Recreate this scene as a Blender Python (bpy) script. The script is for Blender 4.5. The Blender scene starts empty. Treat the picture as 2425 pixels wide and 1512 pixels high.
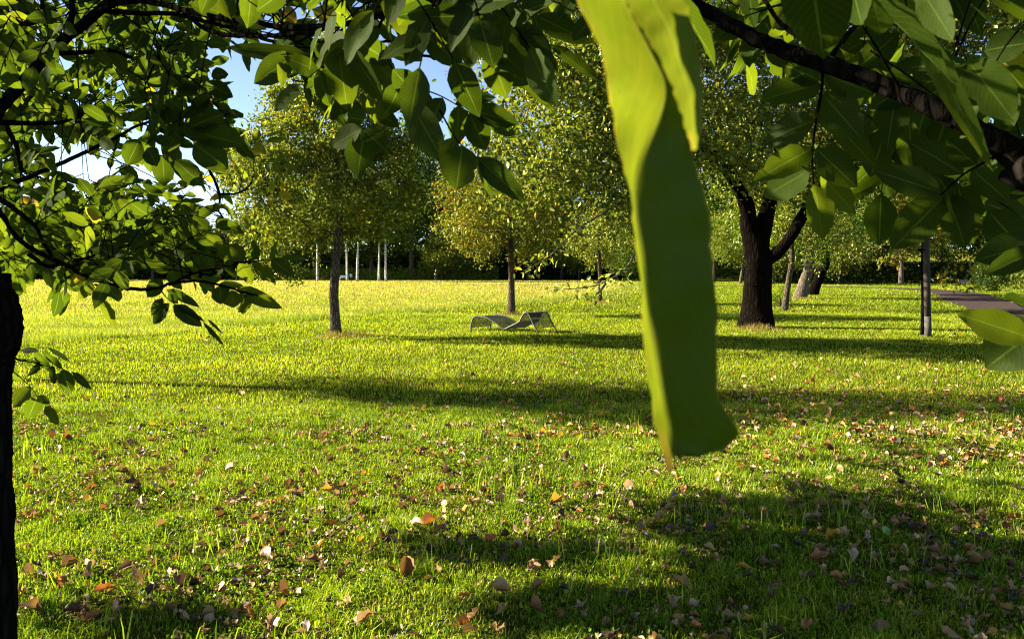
import bpy, math, random
import numpy as np
from mathutils import Vector

random.seed(11)
rng = np.random.default_rng(11)
SC = bpy.context.scene
COL = SC.collection
R = math.radians

# ------------------------------------------------------------------ camera
CAM = np.array([0.0, 0.0, 1.6])
FPX, CX, CY = 1884.0, 1212.0, 756.0            # photograph measured as 2424 x 1512
PITCH = math.atan(115.0 / FPX)
cd = bpy.data.cameras.new("camera")
cam = bpy.data.objects.new("camera", cd)
COL.objects.link(cam)
cam.location = CAM
cam.rotation_euler = (R(90) - PITCH, 0, 0)
cd.sensor_width = 36
cd.lens = 36 * FPX / 2424.0
cd.clip_start = 0.02
cd.clip_end = 2000
cd.dof.use_dof = True
cd.dof.focus_distance = 12.0
cd.dof.aperture_fstop = 13.0
SC.camera = cam

# ------------------------------------------------------------------ light
SUN_EL = R(25)
SUN_AZ = R(12)                                  # beyond due left, away from the camera
SUN = np.array([-math.cos(SUN_EL) * math.cos(SUN_AZ), math.cos(SUN_EL) * math.sin(SUN_AZ), math.sin(SUN_EL)])
w = bpy.data.worlds.new("World")
SC.world = w
w.use_nodes = True
wn = w.node_tree
bg = wn.nodes["Background"]
sky = wn.nodes.new("ShaderNodeTexSky")
sky.sky_type = 'NISHITA'
sky.sun_disc = False
sky.sun_elevation = SUN_EL
sky.sun_rotation = math.atan2(SUN[0], SUN[1])
sky.altitude = 300
sky.air_density = 0.5
sky.dust_density = 0.25
sky.ozone_density = 0.0
wn.links.new(sky.outputs[0], bg.inputs[0])
bg.inputs[1].default_value = 0.05
sd = bpy.data.lights.new("sun", 'SUN')
sd.energy = 5.0
sd.angle = R(0.53)
sd.color = (1.0, 0.88, 0.66)
so = bpy.data.objects.new("sun", sd)
COL.objects.link(so)
so.rotation_euler = Vector(SUN).to_track_quat('Z', 'Y').to_euler()
SC.view_settings.view_transform = 'Standard'
SC.view_settings.look = 'None'
SC.view_settings.exposure = 2.6
SC.view_settings.gamma = 1
cy = SC.cycles
cy.max_bounces = 6
cy.diffuse_bounces = 2
cy.glossy_bounces = 2
cy.transmission_bounces = 3
cy.transparent_max_bounces = 4
cy.caustics_reflective = False
cy.caustics_refractive = False
cy.use_denoising = True
cy.filter_width = 1.15
cy.sample_clamp_indirect = 4

# ------------------------------------------------------------------ picture to place
cp, sp = math.cos(PITCH), math.sin(PITCH)
def ray(u, v):
    a, b = (u - CX) / FPX, (CY - v) / FPX
    return np.array([a, cp + b * sp, -sp + b * cp])
def P(u, v, d):
    r = ray(u, v)
    return CAM + r * (d / r[1])
def G(u, v, z=0.0):
    r = ray(u, v)
    return CAM + r * ((z - CAM[2]) / r[2])
def uv_of(p):
    q = np.asarray(p) - CAM
    x, y, z = q[..., 0], q[..., 1], q[..., 2]
    fw = y * cp - z * sp
    upc = y * sp + z * cp
    fw = np.where(np.abs(fw) < 1e-6, 1e-6, fw)
    return CX + FPX * x / fw, CY - FPX * upc / fw, fw

# ------------------------------------------------------------------ mesh builder
class MB:
    def __init__(s):
        s.v, s.t, s.q, s.tint, s.luv, s.n = [], [], [], [], [], 0
        s.tm, s.qm = [], []
    def add(s, v, tris=None, quads=None, tint=0.5, luv=None, mat=0):
        v = np.asarray(v, float).reshape(-1, 3)
        s.v.append(v)
        s.tint.append(np.broadcast_to(np.asarray(tint, float), (len(v),)))
        s.luv.append(np.zeros((len(v), 3)) if luv is None else np.asarray(luv, float).reshape(-1, 3))
        if tris is not None and len(tris):
            t = np.asarray(tris, int).reshape(-1, 3) + s.n
            s.t.append(t); s.tm.append(np.full(len(t), mat))
        if quads is not None and len(quads):
            q = np.asarray(quads, int).reshape(-1, 4) + s.n
            s.q.append(q); s.qm.append(np.full(len(q), mat))
        s.n += len(v)
    def mesh(s, name, mats, smooth=True):
        me = bpy.data.meshes.new(name)
        v = np.concatenate(s.v)
        t = np.concatenate(s.t) if s.t else np.zeros((0, 3), int)
        q = np.concatenate(s.q) if s.q else np.zeros((0, 4), int)
        mi = np.concatenate((s.tm or [np.zeros(0, int)]) + (s.qm or [np.zeros(0, int)]))
        me.vertices.add(len(v))
        me.vertices.foreach_set("co", v.astype(np.float32).ravel())
        nl = t.size + q.size
        me.loops.add(nl)
        me.loops.foreach_set("vertex_index", np.concatenate([t.ravel(), q.ravel()]).astype(np.int32))
        me.polygons.add(len(t) + len(q))
        st = np.concatenate([np.arange(len(t)) * 3, t.size + np.arange(len(q)) * 4]).astype(np.int32)
        me.polygons.foreach_set("loop_start", st)
        me.polygons.foreach_set("material_index", mi.astype(np.int32))
        me.polygons.foreach_set("use_smooth", np.full(len(st), smooth))
        a = me.attributes.new("tint", 'FLOAT', 'POINT')
        a.data.foreach_set("value", np.concatenate(s.tint).astype(np.float32))
        a = me.attributes.new("luv", 'FLOAT_VECTOR', 'POINT')
        a.data.foreach_set("vector", np.concatenate(s.luv).astype(np.float32).ravel())
        for m in (mats if isinstance(mats, (list, tuple)) else [mats]):
            me.materials.append(m)
        me.update(calc_edges=True)
        return me
    def obj(s, name, mats, parent=None, smooth=True):
        o = bpy.data.objects.new(name, s.mesh(name, mats, smooth))
        COL.objects.link(o)
        if parent: put(o, parent)
        return o

def put(o, parent):
    """parent o, keeping its mesh where it was built (world coordinates)"""
    o.parent = parent
    o.location = -parent.location
def tag(o, label=None, cat=None, group=None, kind=None):
    if label: o["label"] = label
    if cat: o["category"] = cat
    if group: o["group"] = group
    if kind: o["kind"] = kind
    return o
def thing(name, label, cat, loc, group=None):
    o = bpy.data.objects.new(name, None)
    o.empty_display_size = 0.2
    COL.objects.link(o)
    o.location = Vector(loc)
    return tag(o, label, cat, group)

# ------------------------------------------------------------------ shader helpers
class N:
    def __init__(s, name):
        s.m = bpy.data.materials.new(name)
        s.m.use_nodes = True
        s.t = s.m.node_tree
        s.t.nodes.clear()
        s.out = s.t.nodes.new("ShaderNodeOutputMaterial")
    def node(s, typ, **kw):
        n = s.t.nodes.new(typ)
        for k, v in kw.items():
            if k.startswith("i_"):
                key = k[2:]
                n.inputs[int(key) if key.isdigit() else key].default_value = v
            else: setattr(n, k, v)
        return n
    def link(s, a, b): s.t.links.new(a, b)
    def attr(s, name, out="Fac"):
        return s.node("ShaderNodeAttribute", attribute_name=name).outputs[out]
    def math(s, op, a, b=None, c=None, clamp=False):
        n = s.node("ShaderNodeMath", operation=op, use_clamp=clamp)
        for i, x in enumerate((a, b, c)):
            if x is None: continue
            if isinstance(x, (int, float)): n.inputs[i].default_value = x
            else: s.link(x, n.inputs[i])
        return n.outputs[0]
    def ramp(s, fac, stops, interp='LINEAR'):
        n = s.node("ShaderNodeValToRGB")
        cr = n.color_ramp
        cr.interpolation = interp
        while len(cr.elements) < len(stops): cr.elements.new(0.5)
        for e, (p, c) in zip(cr.elements, stops):
            e.position = p
            e.color = (*c, 1) if len(c) == 3 else c
        s.link(fac, n.inputs[0])
        return n.outputs[0]
    def mix(s, fac, a, b, blend='MIX'):
        n = s.node("ShaderNodeMix", data_type='RGBA', blend_type=blend)
        for i, x in ((0, fac), (6, a), (7, b)):
            if isinstance(x, (int, float)): n.inputs[i].default_value = x
            elif isinstance(x, tuple): n.inputs[i].default_value = (*x, 1)
            else: s.link(x, n.inputs[i])
        return n.outputs[2]
    def noise(s, scale, detail=4, rough=0.6, vec=None):
        n = s.node("ShaderNodeTexNoise", i_Scale=scale, i_Detail=detail, i_Roughness=rough)
        if vec is None: vec = s.node("ShaderNodeTexCoord").outputs["Object"]
        s.link(vec, n.inputs["Vector"])
        return n.outputs["Fac"]
    def bump(s, h, strength=0.5, dist=0.02):
        n = s.node("ShaderNodeBump", i_Strength=strength, i_Distance=dist)
        s.link(h, n.inputs["Height"])
        return n.outputs[0]
    def done(s, shader):
        s.link(shader, s.out.inputs[0])
        return s.m

def thin_leaf(n, col_d, col_t, trans=0.5, gloss=0.06, rough=0.4, normal=None):
    d = n.node("ShaderNodeBsdfDiffuse")
    t = n.node("ShaderNodeBsdfTranslucent")
    g = n.node("ShaderNodeBsdfGlossy", i_Roughness=rough)
    n.link(col_d, d.inputs[0]); n.link(col_t, t.inputs[0])
    if normal is not None:
        for x in (d, g): n.link(normal, x.inputs["Normal"])
    a = n.node("ShaderNodeMixShader", i_0=trans)
    n.link(d.outputs[0], a.inputs[1]); n.link(t.outputs[0], a.inputs[2])
    b = n.node("ShaderNodeMixShader", i_0=gloss)
    n.link(a.outputs[0], b.inputs[1]); n.link(g.outputs[0], b.inputs[2])
    return n.done(b.outputs[0])

def foliage_mat(name, dark, mid, light, odd, odd_at=0.93, tscale=1.7, gloss=0.012):
    n = N(name)
    t = n.attr("tint")
    col = n.ramp(t, [(0.0, dark), (0.45, mid), (odd_at - 0.05, light), (odd_at, odd), (1.0, odd)])
    tr = n.mix(1.0, col, (tscale, tscale * 0.95, 0.55), 'MULTIPLY')
    return thin_leaf(n, col, tr, 0.30, gloss, 0.25)

def walnut_mat(name, veins=True):
    n = N(name)
    t = n.attr("tint")
    sep = n.node("ShaderNodeSeparateXYZ")
    n.link(n.attr("luv", "Vector"), sep.inputs[0])
    x, y, seed = sep.outputs
    ax = n.math('ABSOLUTE', x)
    # lateral veins sweep towards the tip; the midrib is the axis
    ph = n.math('SUBTRACT', n.math('MULTIPLY', y, 13.0), n.math('MULTIPLY', ax, 3.4))
    lat = n.math('ABSOLUTE', n.math('SUBTRACT', n.math('FRACT', ph), 0.5))
    lat = n.math('GREATER_THAN', lat, 0.455)
    mid = n.math('LESS_THAN', ax, 0.045)
    vein = n.math('MAXIMUM', n.math('MULTIPLY', lat, 0.45), mid)
    c = n.node("ShaderNodeCombineXYZ")
    n.link(x, c.inputs[0]); n.link(n.math('MULTIPLY', y, 2.5), c.inputs[1]); n.link(n.math('MULTIPLY', seed, 40.0), c.inputs[2])
    nz = n.noise(2.0, 5, 0.65, c.outputs[0])
    spots = n.math('GREATER_THAN', n.noise(9.0, 2, 0.5, c.outputs[0]), 0.745)
    base = n.ramp(t, [(0.0, (0.006, 0.015, 0.0015)), (0.5, (0.012, 0.028, 0.002)), (0.86, (0.035, 0.06, 0.004)), (0.93, (0.28, 0.22, 0.02)), (1.0, (0.30, 0.14, 0.03))])
    base = n.mix(n.math('MULTIPLY', nz, 0.5), base, (0.06, 0.09, 0.008))
    base = n.mix(vein, base, (0.06, 0.10, 0.012))
    base = n.mix(n.math('MULTIPLY', spots, 0.8), base, (0.03, 0.02, 0.008))
    tr = n.ramp(t, [(0.0, (0.03, 0.055, 0.002)), (0.5, (0.088, 0.13, 0.003)), (0.86, (0.24, 0.28, 0.006)), (0.93, (0.7, 0.5, 0.02)), (1.0, (0.55, 0.22, 0.03))])
    tr = n.mix(n.math('MULTIPLY', nz, 0.45), tr, (0.05, 0.10, 0.004))
    tr = n.mix(n.math('MULTIPLY', vein, 0.5), tr, (0.24, 0.32, 0.04))
    tr = n.mix(n.math('MULTIPLY', spots, 0.85), tr, (0.05, 0.03, 0.008))
    nm = n.bump(n.math('SUBTRACT', nz, n.math('MULTIPLY', vein, 0.6)), 0.25, 0.004)
    return thin_leaf(n, base, tr, 0.5, 0.004, 0.55, nm)

def bark_mat(name, dark, light, scale=14, stretch=0.25, bump=1.0):
    n = N(name)
    mp = n.node("ShaderNodeMapping")
    mp.inputs["Scale"].default_value = (1, 1, stretch)
    n.link(n.node("ShaderNodeTexCoord").outputs["Object"], mp.inputs[0])
    a = n.noise(scale, 6, 0.7, mp.outputs[0])
    v = n.node("ShaderNodeTexVoronoi", i_Scale=scale * 1.3, feature='DISTANCE_TO_EDGE')
    n.link(mp.outputs[0], v.inputs[0])
    crack = n.math('MULTIPLY', v.outputs["Distance"], 2.2, clamp=True)
    col = n.mix(n.math('MULTIPLY', a, crack), dark, light)
    b = n.node("ShaderNodeBsdfDiffuse", i_Roughness=1.0)
    n.link(col, b.inputs["Color"])
    n.link(n.bump(n.math('ADD', a, crack), bump, 0.02), b.inputs["Normal"])
    return n.done(b.outputs[0])

def plain_mat(name, col, rough=0.6, metal=0.0, nscale=20, amt=0.25, bump=0.0):
    n = N(name)
    nz = n.noise(nscale, 5, 0.6)
    c = n.mix(n.math('MULTIPLY', nz, amt), col, tuple(x * 0.35 for x in col))
    b = n.node("ShaderNodeBsdfPrincipled", i_Roughness=rough, i_Metallic=metal)
    n.link(c, b.inputs["Base Color"])
    if bump: n.link(n.bump(nz, bump, 0.01), b.inputs["Normal"])
    return n.done(b.outputs[0])

M = {}
M['walnut'] = walnut_mat("walnut_leaf")
M['apple'] = foliage_mat("apple_foliage", (0.035, 0.065, 0.010), (0.13, 0.165, 0.016), (0.36, 0.37, 0.09), (0.45, 0.26, 0.03), 0.95)  # light stop turned cream to put sun glints into the leaf colour
M['apple_red'] = foliage_mat("reddening_foliage", (0.045, 0.075, 0.010), (0.15, 0.165, 0.02), (0.36, 0.33, 0.08), (0.34, 0.10, 0.03), 0.86)  # light stop raised too, leaf highlights held in the colour
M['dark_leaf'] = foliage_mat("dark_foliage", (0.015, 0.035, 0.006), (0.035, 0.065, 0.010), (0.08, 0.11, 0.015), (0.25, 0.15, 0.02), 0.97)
M['green_leaf'] = foliage_mat("green_foliage", (0.03, 0.07, 0.008), (0.07, 0.13, 0.014), (0.13, 0.19, 0.02), (0.2, 0.18, 0.02), 0.97)
M['lime_leaf'] = foliage_mat("lime_foliage", (0.06, 0.09, 0.012), (0.13, 0.17, 0.02), (0.20, 0.24, 0.03), (0.4, 0.3, 0.03), 0.95)
M['rust_leaf'] = foliage_mat("rust_foliage", (0.05, 0.03, 0.010), (0.12, 0.07, 0.015), (0.16, 0.12, 0.02), (0.22, 0.07, 0.02), 0.90, 1.5)
M['blue_leaf'] = foliage_mat("bluish_foliage", (0.015, 0.035, 0.02), (0.03, 0.055, 0.035), (0.05, 0.08, 0.05), (0.10, 0.09, 0.03), 0.97, 1.0)
M['yellow_leaf'] = foliage_mat("yellowing_foliage", (0.06, 0.10, 0.012), (0.16, 0.17, 0.02), (0.34, 0.26, 0.025), (0.5, 0.28, 0.02), 0.90)
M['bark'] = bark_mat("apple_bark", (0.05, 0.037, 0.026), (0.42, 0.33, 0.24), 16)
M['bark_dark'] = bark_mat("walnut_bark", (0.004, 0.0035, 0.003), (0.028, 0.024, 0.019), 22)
M['bark_black'] = bark_mat("shaded_apple_bark", (0.005, 0.004, 0.003), (0.026, 0.02, 0.015), 9)  # near black: the shade on the big trunk is put into the colour
M['bark_pale'] = bark_mat("pale_bark", (0.10, 0.08, 0.055), (0.42, 0.36, 0.27), 8)
n = N("birch_bark")
mp0 = n.node("ShaderNodeMapping"); mp0.inputs["Scale"].default_value = (1, 1, 3.0)
n.link(n.node("ShaderNodeTexCoord").outputs["Object"], mp0.inputs[0])
bd = n.node("ShaderNodeBsdfDiffuse")
n.link(n.ramp(n.noise(2.2, 5, .7, mp0.outputs[0]), [(.30, (.03, .028, .025)), (.44, (.34, .32, .28)), (.58, (.70, .67, .60))]), bd.inputs[0])
M['birch'] = n.done(bd.outputs[0])

# ------------------------------------------------------------------ shapes
def tube(mb, pts, rad, sides=8, rough=0.0, tint=0.5, mat=0, cap=True, seed=0):
    pts = np.asarray(pts, float)
    rad = np.broadcast_to(np.asarray(rad, float), (len(pts),)).copy()
    n = len(pts)
    tan = np.gradient(pts, axis=0)
    tan /= np.linalg.norm(tan, axis=1, keepdims=True) + 1e-9
    ref = np.array([0.31, 0.17, 0.93]) if abs(tan[0][2]) < 0.8 else np.array([0.9, 0.3, 0.1])
    a = np.cross(tan[0], ref); a /= np.linalg.norm(a)
    ang = np.arange(sides) * 2 * math.pi / sides
    V = np.zeros((n, sides, 3))
    rr = np.random.default_rng(seed)
    ph = rr.uniform(0, 6.28, 6)
    for i in range(n):
        a = a - tan[i] * (a @ tan[i]); a /= np.linalg.norm(a) + 1e-9
        b = np.cross(tan[i], a)
        r = np.full(sides, rad[i])
        if rough:
            r = r * (1 + rough * (np.sin(ang * 3 + ph[0] + i * .35) * .5 + np.sin(ang * 5 + ph[1] - i * .5) * .35 + rr.normal(0, .35, sides)))
        V[i] = pts[i] + np.outer(np.cos(ang) * r, a) + np.outer(np.sin(ang) * r, b)
    j = np.arange(sides); k = (j + 1) % sides
    q = np.concatenate([np.stack([i * sides + j, i * sides + k, (i + 1) * sides + k, (i + 1) * sides + j], 1) for i in range(n - 1)])
    vv = V.reshape(-1, 3)
    tr = []
    if cap:
        vv = np.vstack([vv, pts[0], pts[-1]])
        tr = np.concatenate([np.stack([np.full(sides, n * sides), k, j], 1), np.stack([np.full(sides, n * sides + 1), (n - 1) * sides + j, (n - 1) * sides + k], 1)])
    mb.add(vv, tr if cap else None, q, tint, None, mat)

def spline(pts, n=6):
    """Catmull-Rom through pts (any columns), n steps a span"""
    p = np.asarray(pts, float)
    if len(p) < 3: 
        t = np.linspace(0, 1, n + 1)[:, None]
        return p[0] * (1 - t) + p[-1] * t
    e = np.vstack([2 * p[0] - p[1], p, 2 * p[-1] - p[-2]])
    out = []
    for i in range(1, len(e) - 2):
        for t in np.arange(n) / n:
            a, b, c, d = e[i - 1:i + 3]
            out.append(0.5 * ((2 * b) + (c - a) * t + (2 * a - 5 * b + 4 * c - d) * t * t + (-a + 3 * b - 3 * c + d) * t ** 3))
    out.append(p[-1])
    return np.array(out)

def box(mb, lo, hi, tint=0.5, mat=0):
    x0, y0, z0 = lo; x1, y1, z1 = hi
    v = [(x0,y0,z0),(x1,y0,z0),(x1,y1,z0),(x0,y1,z0),(x0,y0,z1),(x1,y0,z1),(x1,y1,z1),(x0,y1,z1)]
    mb.add(v, None, [(0,3,2,1),(4,5,6,7),(0,1,5,4),(1,2,6,5),(2,3,7,6),(3,0,4,7)], tint, None, mat)

# small leaves, many at once ------------------------------------------------
LEAF6 = (np.array([(0, 0, 0), (-.42, .32, .10), (-.36, .68, .06), (0, 1, -.08), (.36, .68, .06), (.42, .32, .10)]),
         np.array([(0, 5, 4), (0, 4, 3), (0, 3, 2), (0, 2, 1)]))
KITE = (np.array([(0, 0, 0), (-.45, .48, .13), (0, 1, -.05), (.45, .48, .13)]), np.array([(0, 3, 2), (0, 2, 1)]))

def unit(a): return a / (np.linalg.norm(a, axis=-1, keepdims=True) + 1e-9)

def leaves(mb, pos, size, rg, tmpl=KITE, aspect=0.6, droop=0.25, upbias=0.5, tint=None, mat=0):
    n = len(pos)
    if n == 0: return
    d = unit(rg.normal(0, 1, (n, 3)) + np.array([0, 0, -droop * 2]))
    nrm = unit(rg.normal(0, 1, (n, 3)) + np.array([0, 0, upbias * 2]))
    s = unit(np.cross(d, nrm)); nn = np.cross(s, d)
    L = size * rg.uniform(0.65, 1.2, n) if np.isscalar(size) else size
    tv, tf = tmpl
    V = pos[:, None] + (L[:, None] * aspect * tv[:, 0])[..., None] * s[:, None] + (L[:, None] * tv[:, 1])[..., None] * d[:, None] + (L[:, None] * tv[:, 2])[..., None] * nn[:, None]
    F = (np.arange(n)[:, None, None] * len(tv) + tf).reshape(-1, 3)
    if tint is None: tint = rg.uniform(0, 1, n)
    mb.add(V.reshape(-1, 3), F, None, np.repeat(tint, len(tv)), np.tile(np.stack([tv[:, 0] * 2, tv[:, 1], tv[:, 2]], 1), (n, 1)), mat)

# the walnut leaflet ---------------------------------------------------------
WT = np.array([0, .06, .14, .25, .38, .52, .66, .78, .88, .95, 1.0])
WW = np.array([.05, .34, .66, .90, 1.0, .98, .86, .66, .40, .18, .01])
WS = np.array([-1, -.5, 0, .5, 1])
def leaflet(mb, p0, p1, width, normal, rg, fold=0.18, curl=0.10, twist=0.0, tint=None, mat=0, rows=WT, ragged=0.04):
    p0, p1 = np.asarray(p0, float), np.asarray(p1, float)
    ax = p1 - p0; L = np.linalg.norm(ax); ax = ax / L
    nrm = np.asarray(normal, float); nrm = nrm - ax * (nrm @ ax)
    if np.linalg.norm(nrm) < 1e-4: nrm = np.cross(ax, [1, .2, .1])
    nrm /= np.linalg.norm(nrm); side = np.cross(ax, nrm)
    if tint is None:
        tint = rg.beta(2, 2) * 0.84
        if rg.random() < 0.0: tint = rg.uniform(0.9, 0.97)
    seed = rg.random()
    W = np.interp(rows, WT, WW) * width * 0.5
    k = len(rows)
    y = rows[:, None] * np.ones(5)
    edge = 1 + ragged * rg.normal(0, 1, (k, 5)) * (np.abs(WS) == 1)
    if ragged > .03 and rg.random() < .35:          # a bite out of the rim
        bi = rg.integers(3, k - 2); edge[bi:bi + rg.integers(1, 3), rg.choice([0, 4])] *= rg.uniform(.55, .8)
    x = W[:, None] * WS * edge
    z = fold * np.abs(x) * 1.2 - curl * L * (y ** 2) + 0.012 * L * np.sin(y * 26 + seed * 9) * np.abs(WS) + rg.normal(0, .006 * L, (k, 1))
    tw = twist * (y - .3)
    xs = x * np.cos(tw) - z * np.sin(tw) * 0.3
    zs = z + x * np.sin(tw)
    V = p0 + xs[..., None] * side + (y * L)[..., None] * ax + zs[..., None] * nrm
    i, j = np.meshgrid(np.arange(k - 1), np.arange(4), indexing='ij')
    a = (i * 5 + j).ravel()
    q = np.stack([a, a + 1, a + 6, a + 5], 1)
    luv = np.stack([np.broadcast_to(WS, (k, 5)), y, np.full((k, 5), seed)], -1)
    mb.add(V.reshape(-1, 3), None, q, tint, luv, mat)

def compound(mb, base, tip, rg, pairs=3, size=0.10, face=None, spread=1.0, tint=None, stalk=0.0022):
    """a walnut leaf: stalk from base to tip, pairs of leaflets and one at the end"""
    base, tip = np.asarray(base, float), np.asarray(tip, float)
    ax = tip - base; L = np.linalg.norm(ax); ax /= L
    mid = (base + tip) / 2 + np.array([0, 0, 0.06 * L])
    path = spline([base, mid, tip], 4)
    tube(mb, path, np.linspace(stalk, stalk * .6, len(path)), 4, 0, 0.3, 1)
    if face is None: face = np.array([0, 0, 1.0])
    face = unit(face - ax * (face @ ax)); side = np.cross(ax, face)
    t0 = rg.beta(2, 2) * .8 if tint is None else tint
    tt = lambda: min(0.97, max(0, t0 + rg.normal(0, .10))) if t0 > .88 or rg.random() > (.004 if size < .12 else -1) else rg.uniform(.9, .97)
    for i in range(pairs):
        f = 0.34 + 0.60 * i / max(1, pairs - 0.4)
        p = path[int(f * (len(path) - 1))] if f < 1 else tip
        s = size * (0.72 + 0.28 * (i + 1) / pairs) * rg.uniform(.85, 1.12)
        for sg in (-1, 1):
            if rg.random() < 0.05: continue
            d = unit(side * sg * spread + ax * rg.uniform(.25, .6) + face * rg.normal(0, .22) + np.array([0, 0, -rg.uniform(.05, .45)]))
            leaflet(mb, p, p + d * s, s * rg.uniform(.46, .60), face + rg.normal(0, .28, 3), rg, rg.uniform(.05, .3), rg.uniform(.0, .16), rg.normal(0, .4), tt())
    d = unit(ax + face * rg.normal(0, .15) + np.array([0, 0, -rg.uniform(.1, .5)]))
    leaflet(mb, tip, tip + d * size * 1.2, size * rg.uniform(.55, .66), face + rg.normal(0, .25, 3), rg, rg.uniform(.05, .25), rg.uniform(0, .15), rg.normal(0, .3), tt())

# ------------------------------------------------------------------ trees that grow to a crown
def in_ellipsoids(ells, n, rg, shell=0.45):
    out = []
    vol = np.array([np.prod(r) for _, r in ells]); vol = vol / vol.sum()
    for (c, r), f in zip(ells, vol):
        m = max(1, int(round(n * f)))
        p = unit(rg.normal(0, 1, (m, 3))) * (rg.uniform(shell ** 3, 1, m) ** (1 / 3))[:, None]
        out.append(np.array(c) + p * np.array(r))
    return np.concatenate(out)

def grow(start, ells, n_attr, rg, r_tip=0.008, expo=2.4, sag=0.05, clear=0.0):
    """start: list of (polyline Nx3, radii, parent index of its first node or -1); returns chains and twig nodes"""
    pos, par, rmin = [], [], []
    for pl, rad, pi in start:
        rad = np.broadcast_to(np.asarray(rad, float), (len(pl),))
        for i, p in enumerate(pl):
            par.append(pi if i == 0 else len(pos) - 1)
            pos.append(np.array(p, float)); rmin.append(rad[i])
    n0 = len(pos)
    plen = [0.0] * n0
    ok = [p[2] >= clear for p in pos]
    if not any(ok): ok = [True] * n0
    att = in_ellipsoids(ells, n_attr, rg)
    cen = np.mean([p for p, o in zip(pos, ok) if o], axis=0)
    att = att[np.argsort(np.linalg.norm(att - cen, axis=1) + rg.uniform(0, .4, len(att)))]
    for a in att:
        A = np.array(pos); d = np.linalg.norm(A - a, axis=1) + 0.30 * np.array(plen)
        d[~np.array(ok)] += 50
        i = int(np.argmin(d))
        b = pos[i]; L = np.linalg.norm(a - b)
        if L < 0.05: continue
        k = 1 if L < 0.5 else 2 if L < 1.2 else 3
        last = i
        off = rg.normal(0, .10 * L, 3)
        for j in range(1, k + 1):
            f = j / k
            p = b * (1 - f) + a * f + off * math.sin(math.pi * f) + np.array([0, 0, sag * L * math.sin(math.pi * f)])
            par.append(last); pos.append(p); rmin.append(r_tip); ok.append(True)
            plen.append(plen[last] + L / k); last = len(pos) - 1
    pos = np.array(pos); n = len(pos); par = np.array(par)
    acc = np.zeros(n); child = [[] for _ in range(n)]
    for i in range(n - 1, -1, -1):
        if not child[i]: acc[i] = r_tip ** expo
        r = acc[i] ** (1 / expo)
        if par[i] >= 0:
            child[par[i]].append(i)
    # children come after parents, so accumulate in one backward sweep
    acc[:] = 0
    for i in range(n - 1, -1, -1):
        if acc[i] == 0: acc[i] = r_tip ** expo
        if par[i] >= 0: acc[par[i]] += acc[i]
    rad = np.maximum(acc ** (1 / expo), np.array(rmin))
    for i in range(n0): rad[i] = rmin[i]
    for i in range(n0, n):
        rad[i] = min(rad[i], rad[par[i]] * 0.9)
    chains, stack = [], [i for i in range(n) if par[i] < 0]
    heads = [(i, -1) for i in stack]
    while heads:
        h, pr = heads.pop()
        ch = [pr, h] if pr >= 0 else [h]
        cur = h
        while child[cur]:
            c = sorted(child[cur], key=lambda j: (-(j < n0 and par[j] == cur and j == cur + 1), -rad[j]))
            for j in c[1:]: heads.append((j, cur))
            cur = c[0]; ch.append(cur)
        if len(ch) > 1: chains.append(ch)
    twigs = np.array([i for i in range(n0, n)])
    return pos, rad, chains, twigs

def build_tree(name, label, cat, loc, start, ells, n_attr, n_leaf, leaf_size, leaf_mat, bark, rg, limb_r=0.05, spread=0.28, group=None,
               tmpl=KITE, clear=0.0, r_tip=0.008, upbias=.5, tintf=None, clump=0.0, rough=0.05, sag=0.05, trunk_gap=0.3):
    root = thing(name, label, cat, loc, group)
    pos, rad, chains, tw = grow(start, ells, n_attr, rg, r_tip=r_tip, clear=clear, sag=sag)
    trunk = MB(); crown = MB()
    n0 = sum(len(s[0]) for s in start)
    for ci, ch in enumerate(chains):
        pts, rr = pos[ch], rad[ch].copy()
        if ci > 0: rr[0] = min(rr[0], rr[1] * 1.15)
        if ci == 0:
            sp_ = spline(np.column_stack([pts, rr]), 4)
            tube(trunk, sp_[:, :3], sp_[:, 3], 14, rough, seed=ci)
        elif rr.max() > limb_r:
            sp_ = spline(np.column_stack([pts, rr]), 3)
            m = MB(); tube(m, sp_[:, :3], sp_[:, 3], 8, rough * .7, seed=ci)
            m.obj("limb", bark, root)
        else:
            tube(crown, pts, rr, 4, 0, mat=1, cap=False)
    trunk.obj("trunk", bark, root)
    wgt = np.ones(len(tw))
    if clump: wgt = rg.uniform(1 - clump, 1 + clump, len(tw)) ** 2
    idx = rg.choice(tw, n_leaf, p=wgt / wgt.sum())
    p = pos[idx] + rg.normal(0, 1, (n_leaf, 3)) * np.array([spread, spread, spread * .75])
    ax_ = np.asarray(start[0][0]); tx = np.interp(p[:, 2], ax_[:, 2], ax_[:, 0]); ty = np.interp(p[:, 2], ax_[:, 2], ax_[:, 1])
    keep = (p[:, 2] > 0.25) & ~((np.abs(p[:, 0] - tx) < trunk_gap) & (p[:, 1] < ty + .2) & (p[:, 2] < clear + 1.0))
    p = p[keep]
    tint = rg.uniform(0, 1, len(p)) if tintf is None else tintf(p, rg)
    leaves(crown, p, leaf_size, rg, tmpl, 0.62, .25, upbias, tint)
    crown.obj("crown", [leaf_mat, bark], root)
    return root

def V3(*a): return np.array(a, float)

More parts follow.
